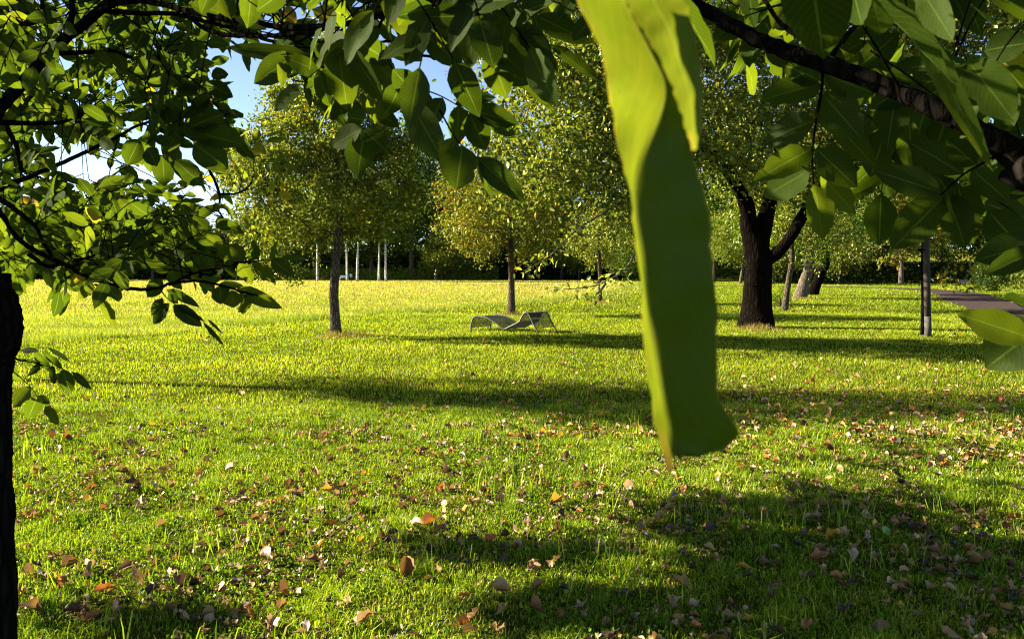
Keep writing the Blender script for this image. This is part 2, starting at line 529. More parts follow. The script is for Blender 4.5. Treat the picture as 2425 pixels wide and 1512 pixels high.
# ================================================================== ground
def ground_mat(name, a, b, c, scale=1.2):
    n = N(name)
    o = n.node("ShaderNodeTexCoord").outputs["Object"]
    f1 = n.noise(scale, 6, 0.7, o); f2 = n.noise(scale * 25, 3, 0.7, o)
    col = n.ramp(n.math('ADD', n.math('MULTIPLY', f1, .55), n.math('MULTIPLY', f2, .45)), [(0.30, a), (0.5, b), (0.68, c)])
    d = n.node("ShaderNodeBsdfDiffuse"); n.link(col, d.inputs[0])
    n.link(n.bump(f2, 0.8, 0.03), d.inputs["Normal"])
    return n.done(d.outputs[0])
M['lawn'] = ground_mat("lawn_soil", (0.018, 0.02, 0.004), (0.04, 0.045, 0.006), (0.09, 0.09, 0.010))
M['meadow'] = ground_mat("meadow_soil", (0.06, 0.07, 0.006), (0.12, 0.13, 0.015), (0.22, 0.20, 0.05), .5)

def sheet(name, poly, z, mat):
    me = bpy.data.meshes.new(name)
    me.from_pydata([(x, y, z) for x, y in poly], [], [tuple(range(len(poly)))])
    me.materials.append(mat)
    o = bpy.data.objects.new(name, me); COL.objects.link(o)
    o["kind"] = "structure"
    return o
sheet("ground", [(-700, -300), (700, -300), (700, 900), (-700, 900)], 0.0, M['lawn'])
EDGE = [(-22, 3), (-13.5, 12), (-10.2, 17.3), (-8.5, 20.9), (-6.8, 24.9), (-4.8, 29), (0.8, 38), (5.6, 51), (11.2, 73.5), (14, 100), (15, 139)]
EDGE_S = spline(EDGE, 5)
sheet("meadow", [tuple(p) for p in EDGE_S] + [(-150, 139), (-150, 3)], 0.012, M['meadow'])

# path, a ribbon bending away to the left
pl = spline([(15.0, 24), (16.8, 29), (19.9, 35), (24.1, 45), (28.6, 54), (32.0, 63), (33.0, 71), (30.5, 77.5), (25, 81), (15, 83.5), (-5, 86)], 6)
pr_ = spline([(17.6, 22.5), (19.4, 28), (22.3, 33.6), (26.8, 43.2), (31.3, 52), (35.0, 62), (36.0, 73), (33.0, 80.5), (27, 84.2), (15, 86.6), (-5, 89)], 6)
mp_ = N("path_asphalt")
nz = mp_.noise(3, 6, .7); nz2 = mp_.noise(60, 3, .7)
pc = mp_.ramp(mp_.math('ADD', mp_.math('MULTIPLY', nz, .5), mp_.math('MULTIPLY', nz2, .5)), [(.3, (.025, .019, .018)), (.55, (.05, .038, .036)), (.75, (.085, .065, .06))])
pb = mp_.node("ShaderNodeBsdfDiffuse")
mp_.link(pc, pb.inputs[0]); mp_.link(mp_.bump(nz2, .4, .01), pb.inputs["Normal"])
M['path'] = mp_.done(pb.outputs[0])
mb = MB()
k = len(pl)
mb.add(np.column_stack([np.vstack([pl, pr_]), np.full(2 * k, 0.03)]), None, [(i, k + i, k + i + 1, i + 1) for i in range(k - 1)])
tag(mb.obj("path", M['path']), kind="structure")

def on_path(x, y):
    c = (pl + pr_) / 2
    d = np.min((x[:, None] - c[None, :, 0]) ** 2 + (y[:, None] - c[None, :, 1]) ** 2, 1)
    return d < 1.5 ** 2
def in_meadow(x, y):
    e = np.interp(y, EDGE_S[:, 1], EDGE_S[:, 0]) + np.random.default_rng(3).normal(0, .06, len(x)) * y * .35
    return (x < e)

# rising grass bank beyond the hedge
xs, ys = np.meshgrid(np.linspace(20, 150, 40), np.linspace(112, 210, 24))
hz = 6.0 * np.clip((ys - 114) / 55, 0, 1) ** 1.2 * np.clip((xs - 22) / 15, 0, 1)
mb = MB()
i, j = np.meshgrid(np.arange(23), np.arange(39), indexing='ij'); a = (i * 40 + j).ravel()
mb.add(np.stack([xs, ys, hz + 0.02], -1), None, np.stack([a, a + 1, a + 41, a + 40], 1))
tag(mb.obj("grass_bank", M['meadow']), kind="structure")

# ================================================================== grass
def grass_mat(name, stops, tr=1.9, gloss=.015, trans=.42):
    n = N(name)
    col = n.ramp(n.attr("tint"), stops)
    t = n.mix(1.0, col, (tr, tr, 0.7), 'MULTIPLY')
    return thin_leaf(n, col, t, trans, gloss, 0.4)
M['grass'] = grass_mat("grass_blades", [(0, (.028, .070, .002)), (.25, (.085, .16, .004)), (.6, (.19, .27, .010)), (.86, (.32, .36, .025)), (1, (.46, .36, .10))], trans=.30)
M['grass_far'] = grass_mat("lawn_grass", [(0, (.060, .12, .003)), (.35, (.160, .23, .006)), (.75, (.265, .31, .014)), (1, (.38, .34, .05))])
M['meadow_grass'] = grass_mat("meadow_grass", [(0, (.08, .125, .008)), (.45, (.205, .24, .030)), (.8, (.31, .31, .08)), (.92, (.40, .31, .14)), (1, (.20, .10, .07))])

def vnoise(x, y, s, seed):
    """smooth value noise"""
    r = np.random.default_rng(seed).random((64, 64))
    gx, gy = x / s, y / s
    ix, iy = np.floor(gx).astype(int), np.floor(gy).astype(int)
    fx, fy = gx - ix, gy - iy
    fx = fx * fx * (3 - 2 * fx); fy = fy * fy * (3 - 2 * fy)
    g = lambda i, j: r[i % 64, j % 64]
    return (g(ix, iy) * (1 - fx) + g(ix + 1, iy) * fx) * (1 - fy) + (g(ix, iy + 1) * (1 - fx) + g(ix + 1, iy + 1) * fx) * fy

def scatter(y0, y1, n, rg, power=1.0, wide=0.74, pad=0.8):
    """points in the wedge in front of the camera, thinning out with distance"""
    t = rg.random(n)
    if power == 1: y = y0 * (y1 / y0) ** t             # even per picture row
    else: y = (y0 ** power + t * (y1 ** power - y0 ** power)) ** (1 / power)
    x = rg.uniform(-1, 1, n) * (wide * y + pad)
    return x, y

def blades(mb, x, y, h, wd, rg, tint, z0=0.0, lean=0.55, mid=True):
    n = len(x)
    az = rg.uniform(0, 2 * math.pi, n)
    ln = rg.uniform(0.1, 1, n) * lean
    dx, dy = np.cos(az) * ln, np.sin(az) * ln
    fa = az + math.pi / 2 + rg.normal(0, .5, n)
    wx, wy = np.cos(fa) * wd / 2, np.sin(fa) * wd / 2
    z = np.zeros(n) + z0
    c = lambda a, b, d: np.stack([a, b, d], -1)
    if mid:
        V = np.stack([c(x - wx, y - wy, z), c(x + wx, y + wy, z),
                      c(x + dx * h * .38 - wx * .8, y + dy * h * .38 - wy * .8, z + h * .62), c(x + dx * h * .38 + wx * .8, y + dy * h * .38 + wy * .8, z + h * .62),
                      c(x + dx * h * 1.05, y + dy * h * 1.05, z + h * (1 - .35 * ln))], 1)
        b = np.arange(n)[:, None] * 5
        mb.add(V.reshape(-1, 3), b + np.array([2, 3, 4]), b + np.array([0, 1, 3, 2]), np.repeat(tint, 5))
    else:
        V = np.stack([c(x - wx, y - wy, z), c(x + wx, y + wy, z), c(x + dx * h, y + dy * h, z + h * (1 - .3 * ln))], 1)
        b = np.arange(n)[:, None] * 3
        mb.add(V.reshape(-1, 3), b + np.array([0, 1, 2]), None, np.repeat(tint, 3))

rg = np.random.default_rng(5)
gm = MB()
x, y = scatter(2.6, 9.5, 330000, rg, power=1.3)
pn = vnoise(x, y, .22, 1); p2 = vnoise(x, y, .9, 2)
kk = rg.random(len(x)) < .22 + 1.5 * pn * (.4 + p2); x, y, pn, p2 = x[kk], y[kk], pn[kk], p2[kk]
h = (0.012 + 0.06 * pn ** 2.2 + 0.020 * p2) * rg.uniform(.45, 1.35, len(x))
tn = np.clip(rg.normal(.45, .24, len(x)) + (p2 - .5) * .3, 0, 1)
blades(gm, x, y, h, rg.uniform(.003, .0075, len(x)), rg, tn, lean=1.25)
# a few long arching blades and broad clover-like leaves
x, y = scatter(2.6, 8.5, 9000, rg, power=1.2)
kk = vnoise(x, y, .35, 7) > .62; x, y = x[kk], y[kk]
blades(gm, x, y, rg.uniform(.09, .20, len(x)), rg.uniform(.004, .008, len(x)), rg, np.clip(rg.normal(.5, .2, len(x)), 0, 1), lean=.9)
x, y = scatter(2.6, 9.0, 52000, rg, power=1.3)
kk = vnoise(x, y, .4, 9) > .45; x, y = x[kk], y[kk]
leaves(gm, np.column_stack([x, y, rg.uniform(.012, .045, len(x))]), 0.019, rg, LEAF6, .95, 0, 1.0, np.clip(rg.normal(.30, .16, len(x)), 0, 1))
tag(gm.obj("lawn_grass", M['grass'], smooth=False), "short green lawn grass with clover and longer tufts", "grass", None, "stuff")

gm = MB(); mm = MB()
x, y = scatter(9.0, 30, 230000, rg, power=.7)
kk = ~on_path(x, y); x, y = x[kk], y[kk]
me_ = in_meadow(x, y)
p2 = vnoise(x, y, 1.1, 3); p3 = vnoise(x, y, .3, 4)
h = (.025 + .025 * p2 + .03 * p3) * rg.uniform(.6, 1.3, len(x))
tn = np.clip(rg.normal(.45, .22, len(x)) + (p2 - .5) * .35, 0, 1)
wd = .0042 * (y / 9) ** .9 * rg.uniform(.7, 1.5, len(x)) * 1.5
q = ~me_
blades(gm, x[q], y[q], h[q], wd[q], rg, tn[q], lean=.8, mid=False)
hm = h * 1.1 + .04 * np.clip(p2 * 1.6 - .3, 0, 1)
blades(mm, x[me_], y[me_], hm[me_] + .02, wd[me_], rg, np.clip(tn[me_] - .12, 0, 1), lean=.6, mid=False)
x, y = scatter(28, 150, 230000, rg, power=.55, wide=.72)
kk = ~on_path(x, y) & ((y < 139) | (x > 14)); x, y = x[kk], y[kk]
me_ = in_meadow(x, y)
p2 = vnoise(x, y, 3.0, 13); p3 = vnoise(x, y, 1.0, 14)
wd = .018 * (y / 28) ** .9 * rg.uniform(.7, 1.6, len(x))
h = (.05 + .05 * p3) * rg.uniform(.6, 1.3, len(x)) * (y / 28) ** .3
tn = np.clip(rg.normal(.42, .22, len(x)) + (p2 - .5) * .4, 0, 1)
q = ~me_
blades(gm, x[q], y[q], h[q], wd[q], rg, tn[q], lean=.8, mid=False)
blades(mm, x[me_], y[me_], h[me_] * 1.15 + .02, wd[me_], rg, np.clip(tn[me_] + .02 + np.clip((y[me_] - 40) / 90, 0, .22) + (p3[me_] > .68) * rg.uniform(0, .5, me_.sum()), 0, 1), lean=.5, mid=False)
# the taller unmown rim where the meadow starts
t = rg.uniform(0, len(EDGE_S) - 1.001, 26000)
ii = t.astype(int); ff = (t - ii)[:, None]
pp = EDGE_S[ii] * (1 - ff) + EDGE_S[ii + 1] * ff
ok = (pp[:, 1] > 10) & (pp[:, 1] < 80); pp = pp[ok]
off = rg.uniform(0, 1.0, len(pp))
x, y = pp[:, 0] - off + rg.normal(0, .15, len(pp)), pp[:, 1]
vis = vnoise(x, y, 2.0, 21) > .35
x, y = x[vis], y[vis]
blades(mm, x, y, rg.uniform(.08, .24, len(x)), .012 * (y / 14) ** .8, rg, np.clip(rg.normal(.12, .12, len(x)), 0, 1), lean=.5, mid=False)
tag(gm.obj("lawn_grass", M['grass_far'], smooth=False), "mown green lawn farther away under the fruit trees", "grass", None, "stuff")
tag(mm.obj("meadow_grass", M['meadow_grass'], smooth=False), "yellowish unmown meadow grass beyond the mown lawn", "meadow grass", None, "stuff")

# ================================================================== orchard trees
rg = np.random.default_rng(21)
def apple_tint(p, r): return np.clip(r.beta(1.6, 2.2, len(p)) * .96 + (r.random(len(p)) < .03) * .5, 0, 1)

# slender tree beside the meadow edge
g0 = G(795, 795)
tr = [g0 + [0, 0, -.05], P(794, 760, 19.6), P(790, 700, 19.6), P(795, 620, 19.65), P(802, 560, 19.7), P(800, 440, 19.6), P(792, 330, 19.6), P(780, 220, 19.6)]
build_tree("apple_tree", "slender apple tree with a leaning lit trunk, leafy down to the meadow edge", "tree", g0,
           [(tr, [.18, .125, .112, .105, .10, .085, .06, .035], -1)],
           [(P(760, 420, 19.6), (2.45, 2.2, 1.7)), (P(790, 250, 19.6), (1.6, 1.6, 1.8)), (P(625, 590, 19.0), (.95, .8, .6)), (P(930, 370, 19.6), (.9, .8, 1.0)), (P(575, 400, 19.4), (.8, .8, .9)), (P(765, 115, 19.6), (.7, .7, .7)), (P(690, 665, 18.8), (.45, .4, .25))],
           380, 40000, .11, M['apple'], M['bark'], rg, .035, .17, clear=1.7, tintf=apple_tint, clump=.8)
# tree behind the lounger
g0 = G(1210, 746)
tr = [g0 + [0, 0, -.05], P(1211, 700, 29), P(1210, 640, 29), P(1208, 570, 29), P(1204, 480, 29), P(1206, 400, 29)]
def red_tint(p, r):
    left = np.clip((1.0 - (p[:, 0] - g0[0])) / 2.5, 0, 1)
    return np.clip(r.beta(1.6, 2.2, len(p)) * .8 + (r.random(len(p)) < .11 * left) * .45, 0, 1)
build_tree("apple_tree", "apple tree with reddening leaves and a straw-ringed trunk behind the lounger", "tree", g0,
           [(tr, [.18, .12, .11, .10, .08, .05], -1)],
           [(P(1215, 480, 29), (2.7, 2.3, 2.3)), (P(1110, 540, 28.5), (1.2, 1.2, 1.0))],
           260, 22000, .115, M['apple_red'], M['bark'], rg, .04, .26, clear=1.75, tintf=red_tint, clump=.4)
# small tree with a dry ring at its foot
g0 = G(1420, 718)
tr = [g0 + [0, 0, -.05], P(1420, 690, 39), P(1420, 640, 39), P(1418, 580, 39), P(1420, 510, 39)]
build_tree("apple_tree", "small young apple tree with a thin straight trunk on the open lawn", "tree", g0,
           [(tr, [.14, .10, .09, .08, .05], -1)], [(P(1425, 545, 39), (1.9, 1.8, 1.9))],
           130, 7000, .13, M['apple'], M['bark'], rg, .04, .25, clear=1.6, tintf=apple_tint, clump=.5)
# the big old tree, black trunk in the shade
g0 = G(1790, 776)
D = 22.5
tr = [g0 + [0, 0, -.1], P(1791, 740, D), P(1793, 690, D), P(1795, 630, D), P(1793, 600, D)]
limbs = [([P(1775, 540, D), P(1762, 470, D - .3), P(1700, 380, D - 1.5), P(1560, 300, D - 3.2), P(1420, 260, D - 5)], [.26, .20, .16, .11, .07], 4),
         ([P(1805, 540, D), P(1820, 480, D + .2), P(1850, 330, D + .4), P(1880, 120, D + .5), P(1880, -80, D)], [.25, .21, .17, .12, .07], 4),
         ([P(1838, 600, D - .3), P(1872, 560, D - .6), P(1905, 505, D - 1), P(1985, 400, D - 1.8), P(2120, 300, D - 2.5), P(2300, 220, D - 3)], [.17, .155, .15, .11, .08, .05], 3)]
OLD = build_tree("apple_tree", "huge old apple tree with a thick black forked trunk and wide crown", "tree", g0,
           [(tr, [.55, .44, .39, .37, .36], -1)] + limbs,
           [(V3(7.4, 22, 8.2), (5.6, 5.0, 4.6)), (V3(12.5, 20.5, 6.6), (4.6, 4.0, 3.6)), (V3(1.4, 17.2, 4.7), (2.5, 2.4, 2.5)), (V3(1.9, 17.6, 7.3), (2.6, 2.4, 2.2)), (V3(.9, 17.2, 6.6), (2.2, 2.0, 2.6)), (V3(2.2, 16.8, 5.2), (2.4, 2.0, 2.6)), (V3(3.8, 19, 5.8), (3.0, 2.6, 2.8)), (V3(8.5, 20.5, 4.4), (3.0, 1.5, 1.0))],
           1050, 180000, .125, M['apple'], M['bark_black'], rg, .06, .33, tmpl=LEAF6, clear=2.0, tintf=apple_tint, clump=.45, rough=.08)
# its long pale hanging twigs on the meadow side, and leaves at their ends
low = MB()
for pts_ in ([(1600, 400, 17), (1545, 440, 16.4), (1470, 480, 16), (1388, 528, 15.7), (1340, 566, 15.6), (1296, 610, 15.5), (1240, 642, 15.4)],
             [(1540, 430, 16.6), (1528, 520, 16.3), (1508, 590, 16.1), (1480, 636, 16), (1438, 664, 15.9), (1390, 680, 15.8), (1310, 686, 15.7)],
             [(1438, 664, 15.9), (1420, 690, 15.9), (1404, 700, 15.9)]):
    c_ = spline([P(*q) for q in pts_], 5)
    t_ = MB(); tube(t_, c_, np.linspace(.03, .008, len(c_)), 7, .05, seed=9); t_.obj("limb", M['bark_pale'], OLD)
    e_ = c_[len(c_) // 2:]; nq = 22 if len(pts_) == 3 else 75
    q_ = e_[rg.integers(0, len(e_), nq)] + rg.normal(0, 1, (nq, 3)) * [.16, .2, .07]
    leaves(low, q_, .13, rg, LEAF6, .6, .2, .6, rg.uniform(.35, .9, len(q_)))
tag(low.obj("foliage", M['apple'], OLD), None, None, None, 'stuff')
# off to one side, its shadow lies across the lawn
g0 = V3(-10.9, 12.3, 0)
build_tree("apple_tree", "apple tree whose long shadow crosses the lawn before the lounger", "tree", g0,
           [([g0, g0 + [.05, 0, 1], g0 + [.1, .05, 2.1], g0 + [.1, .1, 3.9], g0 + [0, .1, 5.6], g0 + [.2, 0, 8]], [.22, .14, .12, .10, .07, .03], -1)],
           [(g0 + [.3, .1, 4.9], (2.0, 1.5, 1.3)), (g0 + [0, -.2, 6.4], (1.6, 1.4, 1.0)), (g0 + [.3, .3, 8.2], (1.3, 1.3, 1.4))], 150, 26000, .09, M['apple'], M['bark'], rg, .04, .24, clear=3.2, tintf=apple_tint)

# trees along the path
def mid_tree(kind, label, u, v, lean_u, top_v, r0, crown, n_leaf, mat, bark, cut=.9, nat=140, size=.14, group=None):
    g0 = G(u, v); d = g0[1]
    tr = [g0 + [0, 0, -.05]] + [P(u + (lean_u - u) * f, v + (top_v - v) * f, d) for f in (.25, .5, .75, 1)]
    top = tr[-1]
    tr += [top + [0, 0, 1.4], top + [.2, 0, 2.6]]
    return build_tree(kind, label, "tree", g0, [(tr, np.array([1.25, 1.02, .95, .9, .85, .6, .35]) * r0, -1)], crown(d), nat, n_leaf, size, mat, bark, rg, .05, .4,
                      group=group, clear=top[2] * cut, clump=.5, tintf=apple_tint, rough=.06)
mid_tree("apple_tree", "thin leaning tree with mossy trunk beside the big black trunk", 1857, 735, 1874, 615, .12, lambda d: [(P(1880, 480, d), (2.6, 2.4, 2.2))], 9000, M['apple'], M['bark'])
mid_tree("plum_tree", "tree with a thick pale sunlit trunk leaning beside the path lawn", 1893, 706, 1916, 630, .34, lambda d: [(P(1900, 470, d), (4.5, 4, 4))], 12000, M['green_leaf'], M['bark_pale'], size=.2)
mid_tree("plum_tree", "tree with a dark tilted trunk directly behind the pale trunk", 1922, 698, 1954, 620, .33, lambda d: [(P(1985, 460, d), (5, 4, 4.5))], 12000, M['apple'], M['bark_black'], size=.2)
mid_tree("plum_tree", "small tree with pale slanting foot seen just before the big trunk", 1752, 672, 1760, 620, .17, lambda d: [(P(1745, 560, d), (5, 4, 3.6))], 9000, M['lime_leaf'], M['bark_pale'], size=.25)
mid_tree("plum_tree", "thin tree with pale straight trunk against the dark hedge", 2133, 673, 2134, 600, .28, lambda d: [(P(2140, 520, d), (6, 5, 5))], 8000, M['apple'], M['bark_pale'], size=.3)
mid_tree("birch_tree", "spotted birch trunk standing behind the staked young tree", 2190, 672, 2186, 600, .27, lambda d: [(P(2200, 500, d), (6, 5, 6))], 8000, M['green_leaf'], M['birch'], size=.3)

# young tree and its stakes
g0 = G(2184, 793)
d = g0[1]
tr = [g0 + [0, 0, -.05], P(2185, 700, d), P(2184, 640, d), P(2186, 570, d), P(2190, 480, d), P(2194, 400, d)]
build_tree("young_tree", "young yellowing tree with a thin dark trunk tied beside a wooden stake", "tree", g0,
           [(tr, [.055, .046, .043, .04, .03, .018], -1)],
           [(P(2190, 520, d), (1.0, .9, .75)), (P(2140, 610, d), (.45, .4, .3)), (P(2260, 650, d), (.5, .4, .35)), (P(2300, 690, d), (.3, .25, .15))], 130, 1300, .13, M['yellow_leaf'], M['bark_dark'], rg, .03, .13, clear=1.9, tmpl=LEAF6, r_tip=.005)
M['stake'] = plain_mat("shaded_weathered_wood", (.04, .028, .018), .85, 0, 9, .6, .4)  # weathered post, brown darkened for the shade it stands in
M['stake_sunlit'] = plain_mat("sunlit_grey_wood", (.05, .047, .04), .85, 0, 12, .35, .4)  # weathered grey foot, its spot of sunlight put into the colour
g1 = G(2197, 797)
st = thing("tree_stake", "weathered brown wooden stake with a grey foot toned as sunlit, holding the young tree", "stake", g1)
top = P(2192, 562, g1[1])
f = lambda z: g1 + (top - g1) * (z / top[2])
m = MB(); tube(m, [f(.5), f(1.2), f(2.0), top, top + [0, 0, .03]], [.078, .078, .077, .075, .05], 10, .02); m.obj("post", M['stake'], st)
m = MB(); tube(m, [f(0) - [0, 0, .1], f(.2), f(.5)], [.085, .082, .079], 10, .03); m.obj("foot", M['stake_sunlit'], st)
m = MB(); c0 = f(2.1); tube(m, [c0 + [-.08, -.10, 0], c0 + [-.16, -.11, .01], c0 + [-.22, -.03, .0], c0 + [-.16, .08, 0], c0 + [-.06, .09, 0]], .018, 6); m.obj("tie", M['bark_black'], st)

# ================================================================== hedge, shrubs, wood edge
rg = np.random.default_rng(31)
def bush(name, label, cat, c, r, n, size, mat, kind=None, group=None, stems=True):
    root = thing(name, label, cat, (c[0], c[1], 0), group)
    m = MB()
    cells = in_ellipsoids([((c[0], c[1], r[2] * .8), r)], 60, rg, .3)
    cells[:, 2] = np.clip(np.abs(cells[:, 2]), .1, None)
    p = cells[rg.integers(0, len(cells), n)] + rg.normal(0, 1, (n, 3)) * np.array(r) * .16
    p[:, 2] = np.abs(p[:, 2])
    leaves(m, p, size, rg, KITE, .6, .1, .6, apple_tint(p, rg)); m.obj("foliage", mat, root)
    m = MB()
    for kx in range(5):
        e = cells[rg.integers(0, len(cells))]
        tube(m, [(c[0] + rg.normal(0, .1), c[1], -.02), (np.array([c[0], c[1], 0]) + e) / 2, e], [.04, .03, .01], 5)
    m.obj("stem", M['bark'], root)
    return root
def hedge_row(x0, y0, x1, y1, hgt, dep, n, size, label):
    root = thing("hedge", label, "hedge", ((x0 + x1) / 2, (y0 + y1) / 2, 0))
    t = rg.random(n); p = np.column_stack([x0 + (x1 - x0) * t, y0 + (y1 - y0) * t + rg.normal(0, dep / 2.5, n), rg.random(n) ** .8 * hgt + rg.normal(0, .12, n)])
    p[:, 2] = np.abs(p[:, 2])
    m = MB(); leaves(m, p, size, rg, KITE, .7, 0, .2, rg.random(n) * .7); m.obj("foliage", M['dark_leaf'], root)
hedge_row(31, 101, 78, 97, 2.6, 2.2, 26000, .32, "long dark clipped hedge behind the pale loungers by the path")
bush("shrub", "broad light green shrub at the end of the hedge beyond the path", "shrub", (43.5, 67, 0), (3.2, 2.2, 2.0), 7000, .2, M['lime_leaf'])
bush("shrub", "dark shrub with hanging twigs just before the lit shrub", "shrub", (37.3, 62, 0), (1.3, 1.0, 2.1), 2600, .2, M['dark_leaf'])
bush("shrub", "low bush around the foot of the thin leaning tree", "shrub", tuple(G(1850, 728)), (.45, .4, .5), 700, .09, M['green_leaf'])

# one far tree of each kind, then copies
def far_tree(name, label, mat, bark, hgt, wid, low, n_leaf, size, clear, tk=1.0):
    base = V3(0, 0, 0)
    tr = [base, base + [0, 0, hgt * .2], base + [.1, 0, hgt * .45], base + [0, .1, hgt * .8]]
    return build_tree(name, label, "tree", base, [(tr, np.array([.018, .014, .011, .004]) * hgt * tk, -1)],
                      [(V3(0, 0, low + (hgt - low) * .38), (wid, wid, (hgt - low) * .40)), (V3(.3, 0, low + (hgt - low) * .68), (wid * .7, wid * .7, (hgt - low) * .34))],
                      150, n_leaf, size, mat, bark, rg, .12, wid * .14, clear=clear, clump=.7, r_tip=.02, upbias=.8)
def copy_tree(o, loc, sc, rz, label, group, mat=None):
    c = o.copy(); COL.objects.link(c)
    c.location = loc; c.scale = (sc, sc, sc * rng.uniform(.92, 1.1)); c.rotation_euler = (0, 0, rz)
    c["label"] = label
    if group: c["group"] = group
    for ch in o.children:
        d = ch.copy(); COL.objects.link(d); d.parent = c
        if mat and ch.name.startswith("crown"):
            d.material_slots[0].link = 'OBJECT'; d.material_slots[0].material = mat
    return c
proto = {
 'wide': far_tree("broadleaf_tree", "", M['green_leaf'], M['bark'], 15, 5.2, 2.4, 9000, .42, 2.6),
 'tall': far_tree("broadleaf_tree", "", M['dark_leaf'], M['bark'], 19, 4.6, 3.5, 9000, .45, 4.0),
 'low': far_tree("broadleaf_tree", "", M['lime_leaf'], M['bark'], 8.5, 4.0, 1.2, 7000, .34, 1.4),
 'birch': far_tree("birch_tree", "", M['green_leaf'], M['birch'], 17, 3.4, 6.5, 6000, .36, 6.5, .62)}
used = set()
def far(kind, u, d, sc, label, mat=None, group=None):
    o = proto[kind]
    loc = ((u - CX) / FPX * d, d, 0)
    tilt = (rng.normal(0, .035), rng.normal(0, .035)) if kind == 'birch' else (0, 0)
    if kind not in used:
        used.add(kind)
        o.location = loc; o.scale = (sc, sc, sc); o["label"] = label
        if group: o["group"] = group
        if mat:
            for ch in o.children:
                if ch.name.startswith("crown"): ch.material_slots[0].link = 'OBJECT'; ch.material_slots[0].material = mat
        return o
    c = copy_tree(o, loc, sc, rng.uniform(0, 6.28), label, group, mat)
    c.rotation_euler[0], c.rotation_euler[1] = tilt
    return c
# wood edge beyond the meadow, left to right in the picture
WG = "trees of the wood edge beyond the meadow"
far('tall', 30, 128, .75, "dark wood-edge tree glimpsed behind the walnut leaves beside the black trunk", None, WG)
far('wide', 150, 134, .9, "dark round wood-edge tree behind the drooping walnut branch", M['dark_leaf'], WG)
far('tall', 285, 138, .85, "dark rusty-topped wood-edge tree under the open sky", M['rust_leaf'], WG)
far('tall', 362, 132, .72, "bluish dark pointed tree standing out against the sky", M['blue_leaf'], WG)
far('wide', 440, 136, .80, "russet brown round tree between the bluish tree and the apple crown", M['rust_leaf'], WG)
far('wide', 520, 140, .75, "dark olive wood-edge tree beside the russet one", M['dark_leaf'], WG)
far('wide', 610, 134, .85, "green wood-edge tree just before the slender apple tree's crown", None, WG)
far('wide', 705, 137, 1.3, "green wood-edge tree hidden partly by the slender apple tree", M['dark_leaf'], WG)
far('birch', 752, 118, .95, "lone white birch just before the slender apple tree trunk", None, WG)
far('birch', 822, 119, .9, "white birch standing behind the pale bench", None, WG)
far('birch', 846, 117, 1.0, "brightest white birch trunk, right of the pale bench", None, WG)
far('birch', 897, 119, .9, "slim birch tilting in the group of four", None, WG)
far('birch', 914, 118, .95, "thick birch closing the group of four", None, WG)
far('wide', 880, 139, 1.5, "green tree with broad crown behind the birches", None, WG)
far('tall', 975, 134, 1.35, "tall bright green tree filling the gap between the apple crowns", M['green_leaf'], WG)
far('low', 1046, 131, .95, "low lime green tree beside the walking person", None, WG)
far('wide', 1075, 140, 1.6, "tall dark green tree behind the walking person", M['dark_leaf'], WG)
far('low', 1105, 133, .8, "low bushy tree behind the reddening apple leaves", M['green_leaf'], WG)
far('wide', 1139, 136, .95, "wood-edge tree with a pale short trunk near the reddening apple tree", None, WG)
far('wide', 1250, 137, 1.4, "green wood-edge tree behind the straw-ringed trunk", M['lime_leaf'], WG)
far('tall', 1330, 140, .95, "tall wood-edge tree behind the big crown's lowest leaves", None, WG)
far('low', 1370, 133, 1.0, "low yellow green tree beside the small young apple tree", None, WG)
far('wide', 1458, 132, .95, "wood-edge tree with thin trunk beyond the small apple tree", M['dark_leaf'], WG)
far('low', 1486, 120, .8, "lone small tree on the lawn edge beside the hanging leaf", M['green_leaf'], WG)
far('wide', 1600, 118, 1.0, "green tree hidden behind the hanging leaf", None, WG)
far('tall', 1690, 112, .9, "tall green tree next to the hanging leaf", M['green_leaf'], WG)
PG = "trees beyond the path"
far('wide', 1790, 106, 1.0, "broad green tree directly behind the big black trunk", None, PG)
far('low', 1830, 96, .8, "low lime tree between the two dark trunks", None, PG)
far('tall', 1900, 104, .95, "tall tree behind the pale leaning trunk", M['dark_leaf'], PG)
far('low', 1985, 92, .9, "low olive tree with autumn tints behind the lawn bend", M['apple'], PG)
far('wide', 2040, 100, .95, "dark broad tree standing at the start of the hedge", M['dark_leaf'], PG)
far('tall', 2120, 112, 1.0, "tall tree rising behind the dark hedge", M['green_leaf'], PG)
far('wide', 2230, 108, 1.0, "dark broad tree behind the staked young tree", M['dark_leaf'], PG)
far('tall', 2320, 110, 1.0, "tall dark tree behind the pale loungers", None, PG)
far('wide', 2400, 96, 1.1, "broad tree over the light green shrub", None, PG)
far('tall', 2530, 88, 1.0, "tall tree past the light green shrub", M['green_leaf'], PG)

# the wood behind: one dark mass
m = MB()
n = 100000
u = rg.uniform(-300, 2900, n); dd = rg.uniform(142, 185, n)
rt = u > 1560
x = (u - CX) / FPX * dd
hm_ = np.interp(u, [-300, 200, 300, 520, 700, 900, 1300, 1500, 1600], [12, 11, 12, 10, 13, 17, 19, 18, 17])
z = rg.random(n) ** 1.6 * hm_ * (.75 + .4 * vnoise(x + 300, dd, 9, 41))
k2 = ~rt
leaves(m, np.column_stack([x, dd, z])[k2], .95, rg, KITE, .75, 0, .3, rg.random(k2.sum()) * .8)
u = rg.uniform(-300, 1700, 40000); dd = rg.uniform(142, 150, 40000)
leaves(m, np.column_stack([(u - CX) / FPX * dd, dd, rg.random(40000) * 5.0]), .8, rg, KITE, .75, 0, .3, rg.random(40000) * .6)
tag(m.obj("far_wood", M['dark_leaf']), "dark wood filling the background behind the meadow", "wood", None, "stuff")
m = MB()
n = 40000
u = rg.uniform(1480, 3000, n); dd = rg.uniform(118, 150, n)
x = (u - CX) / FPX * dd
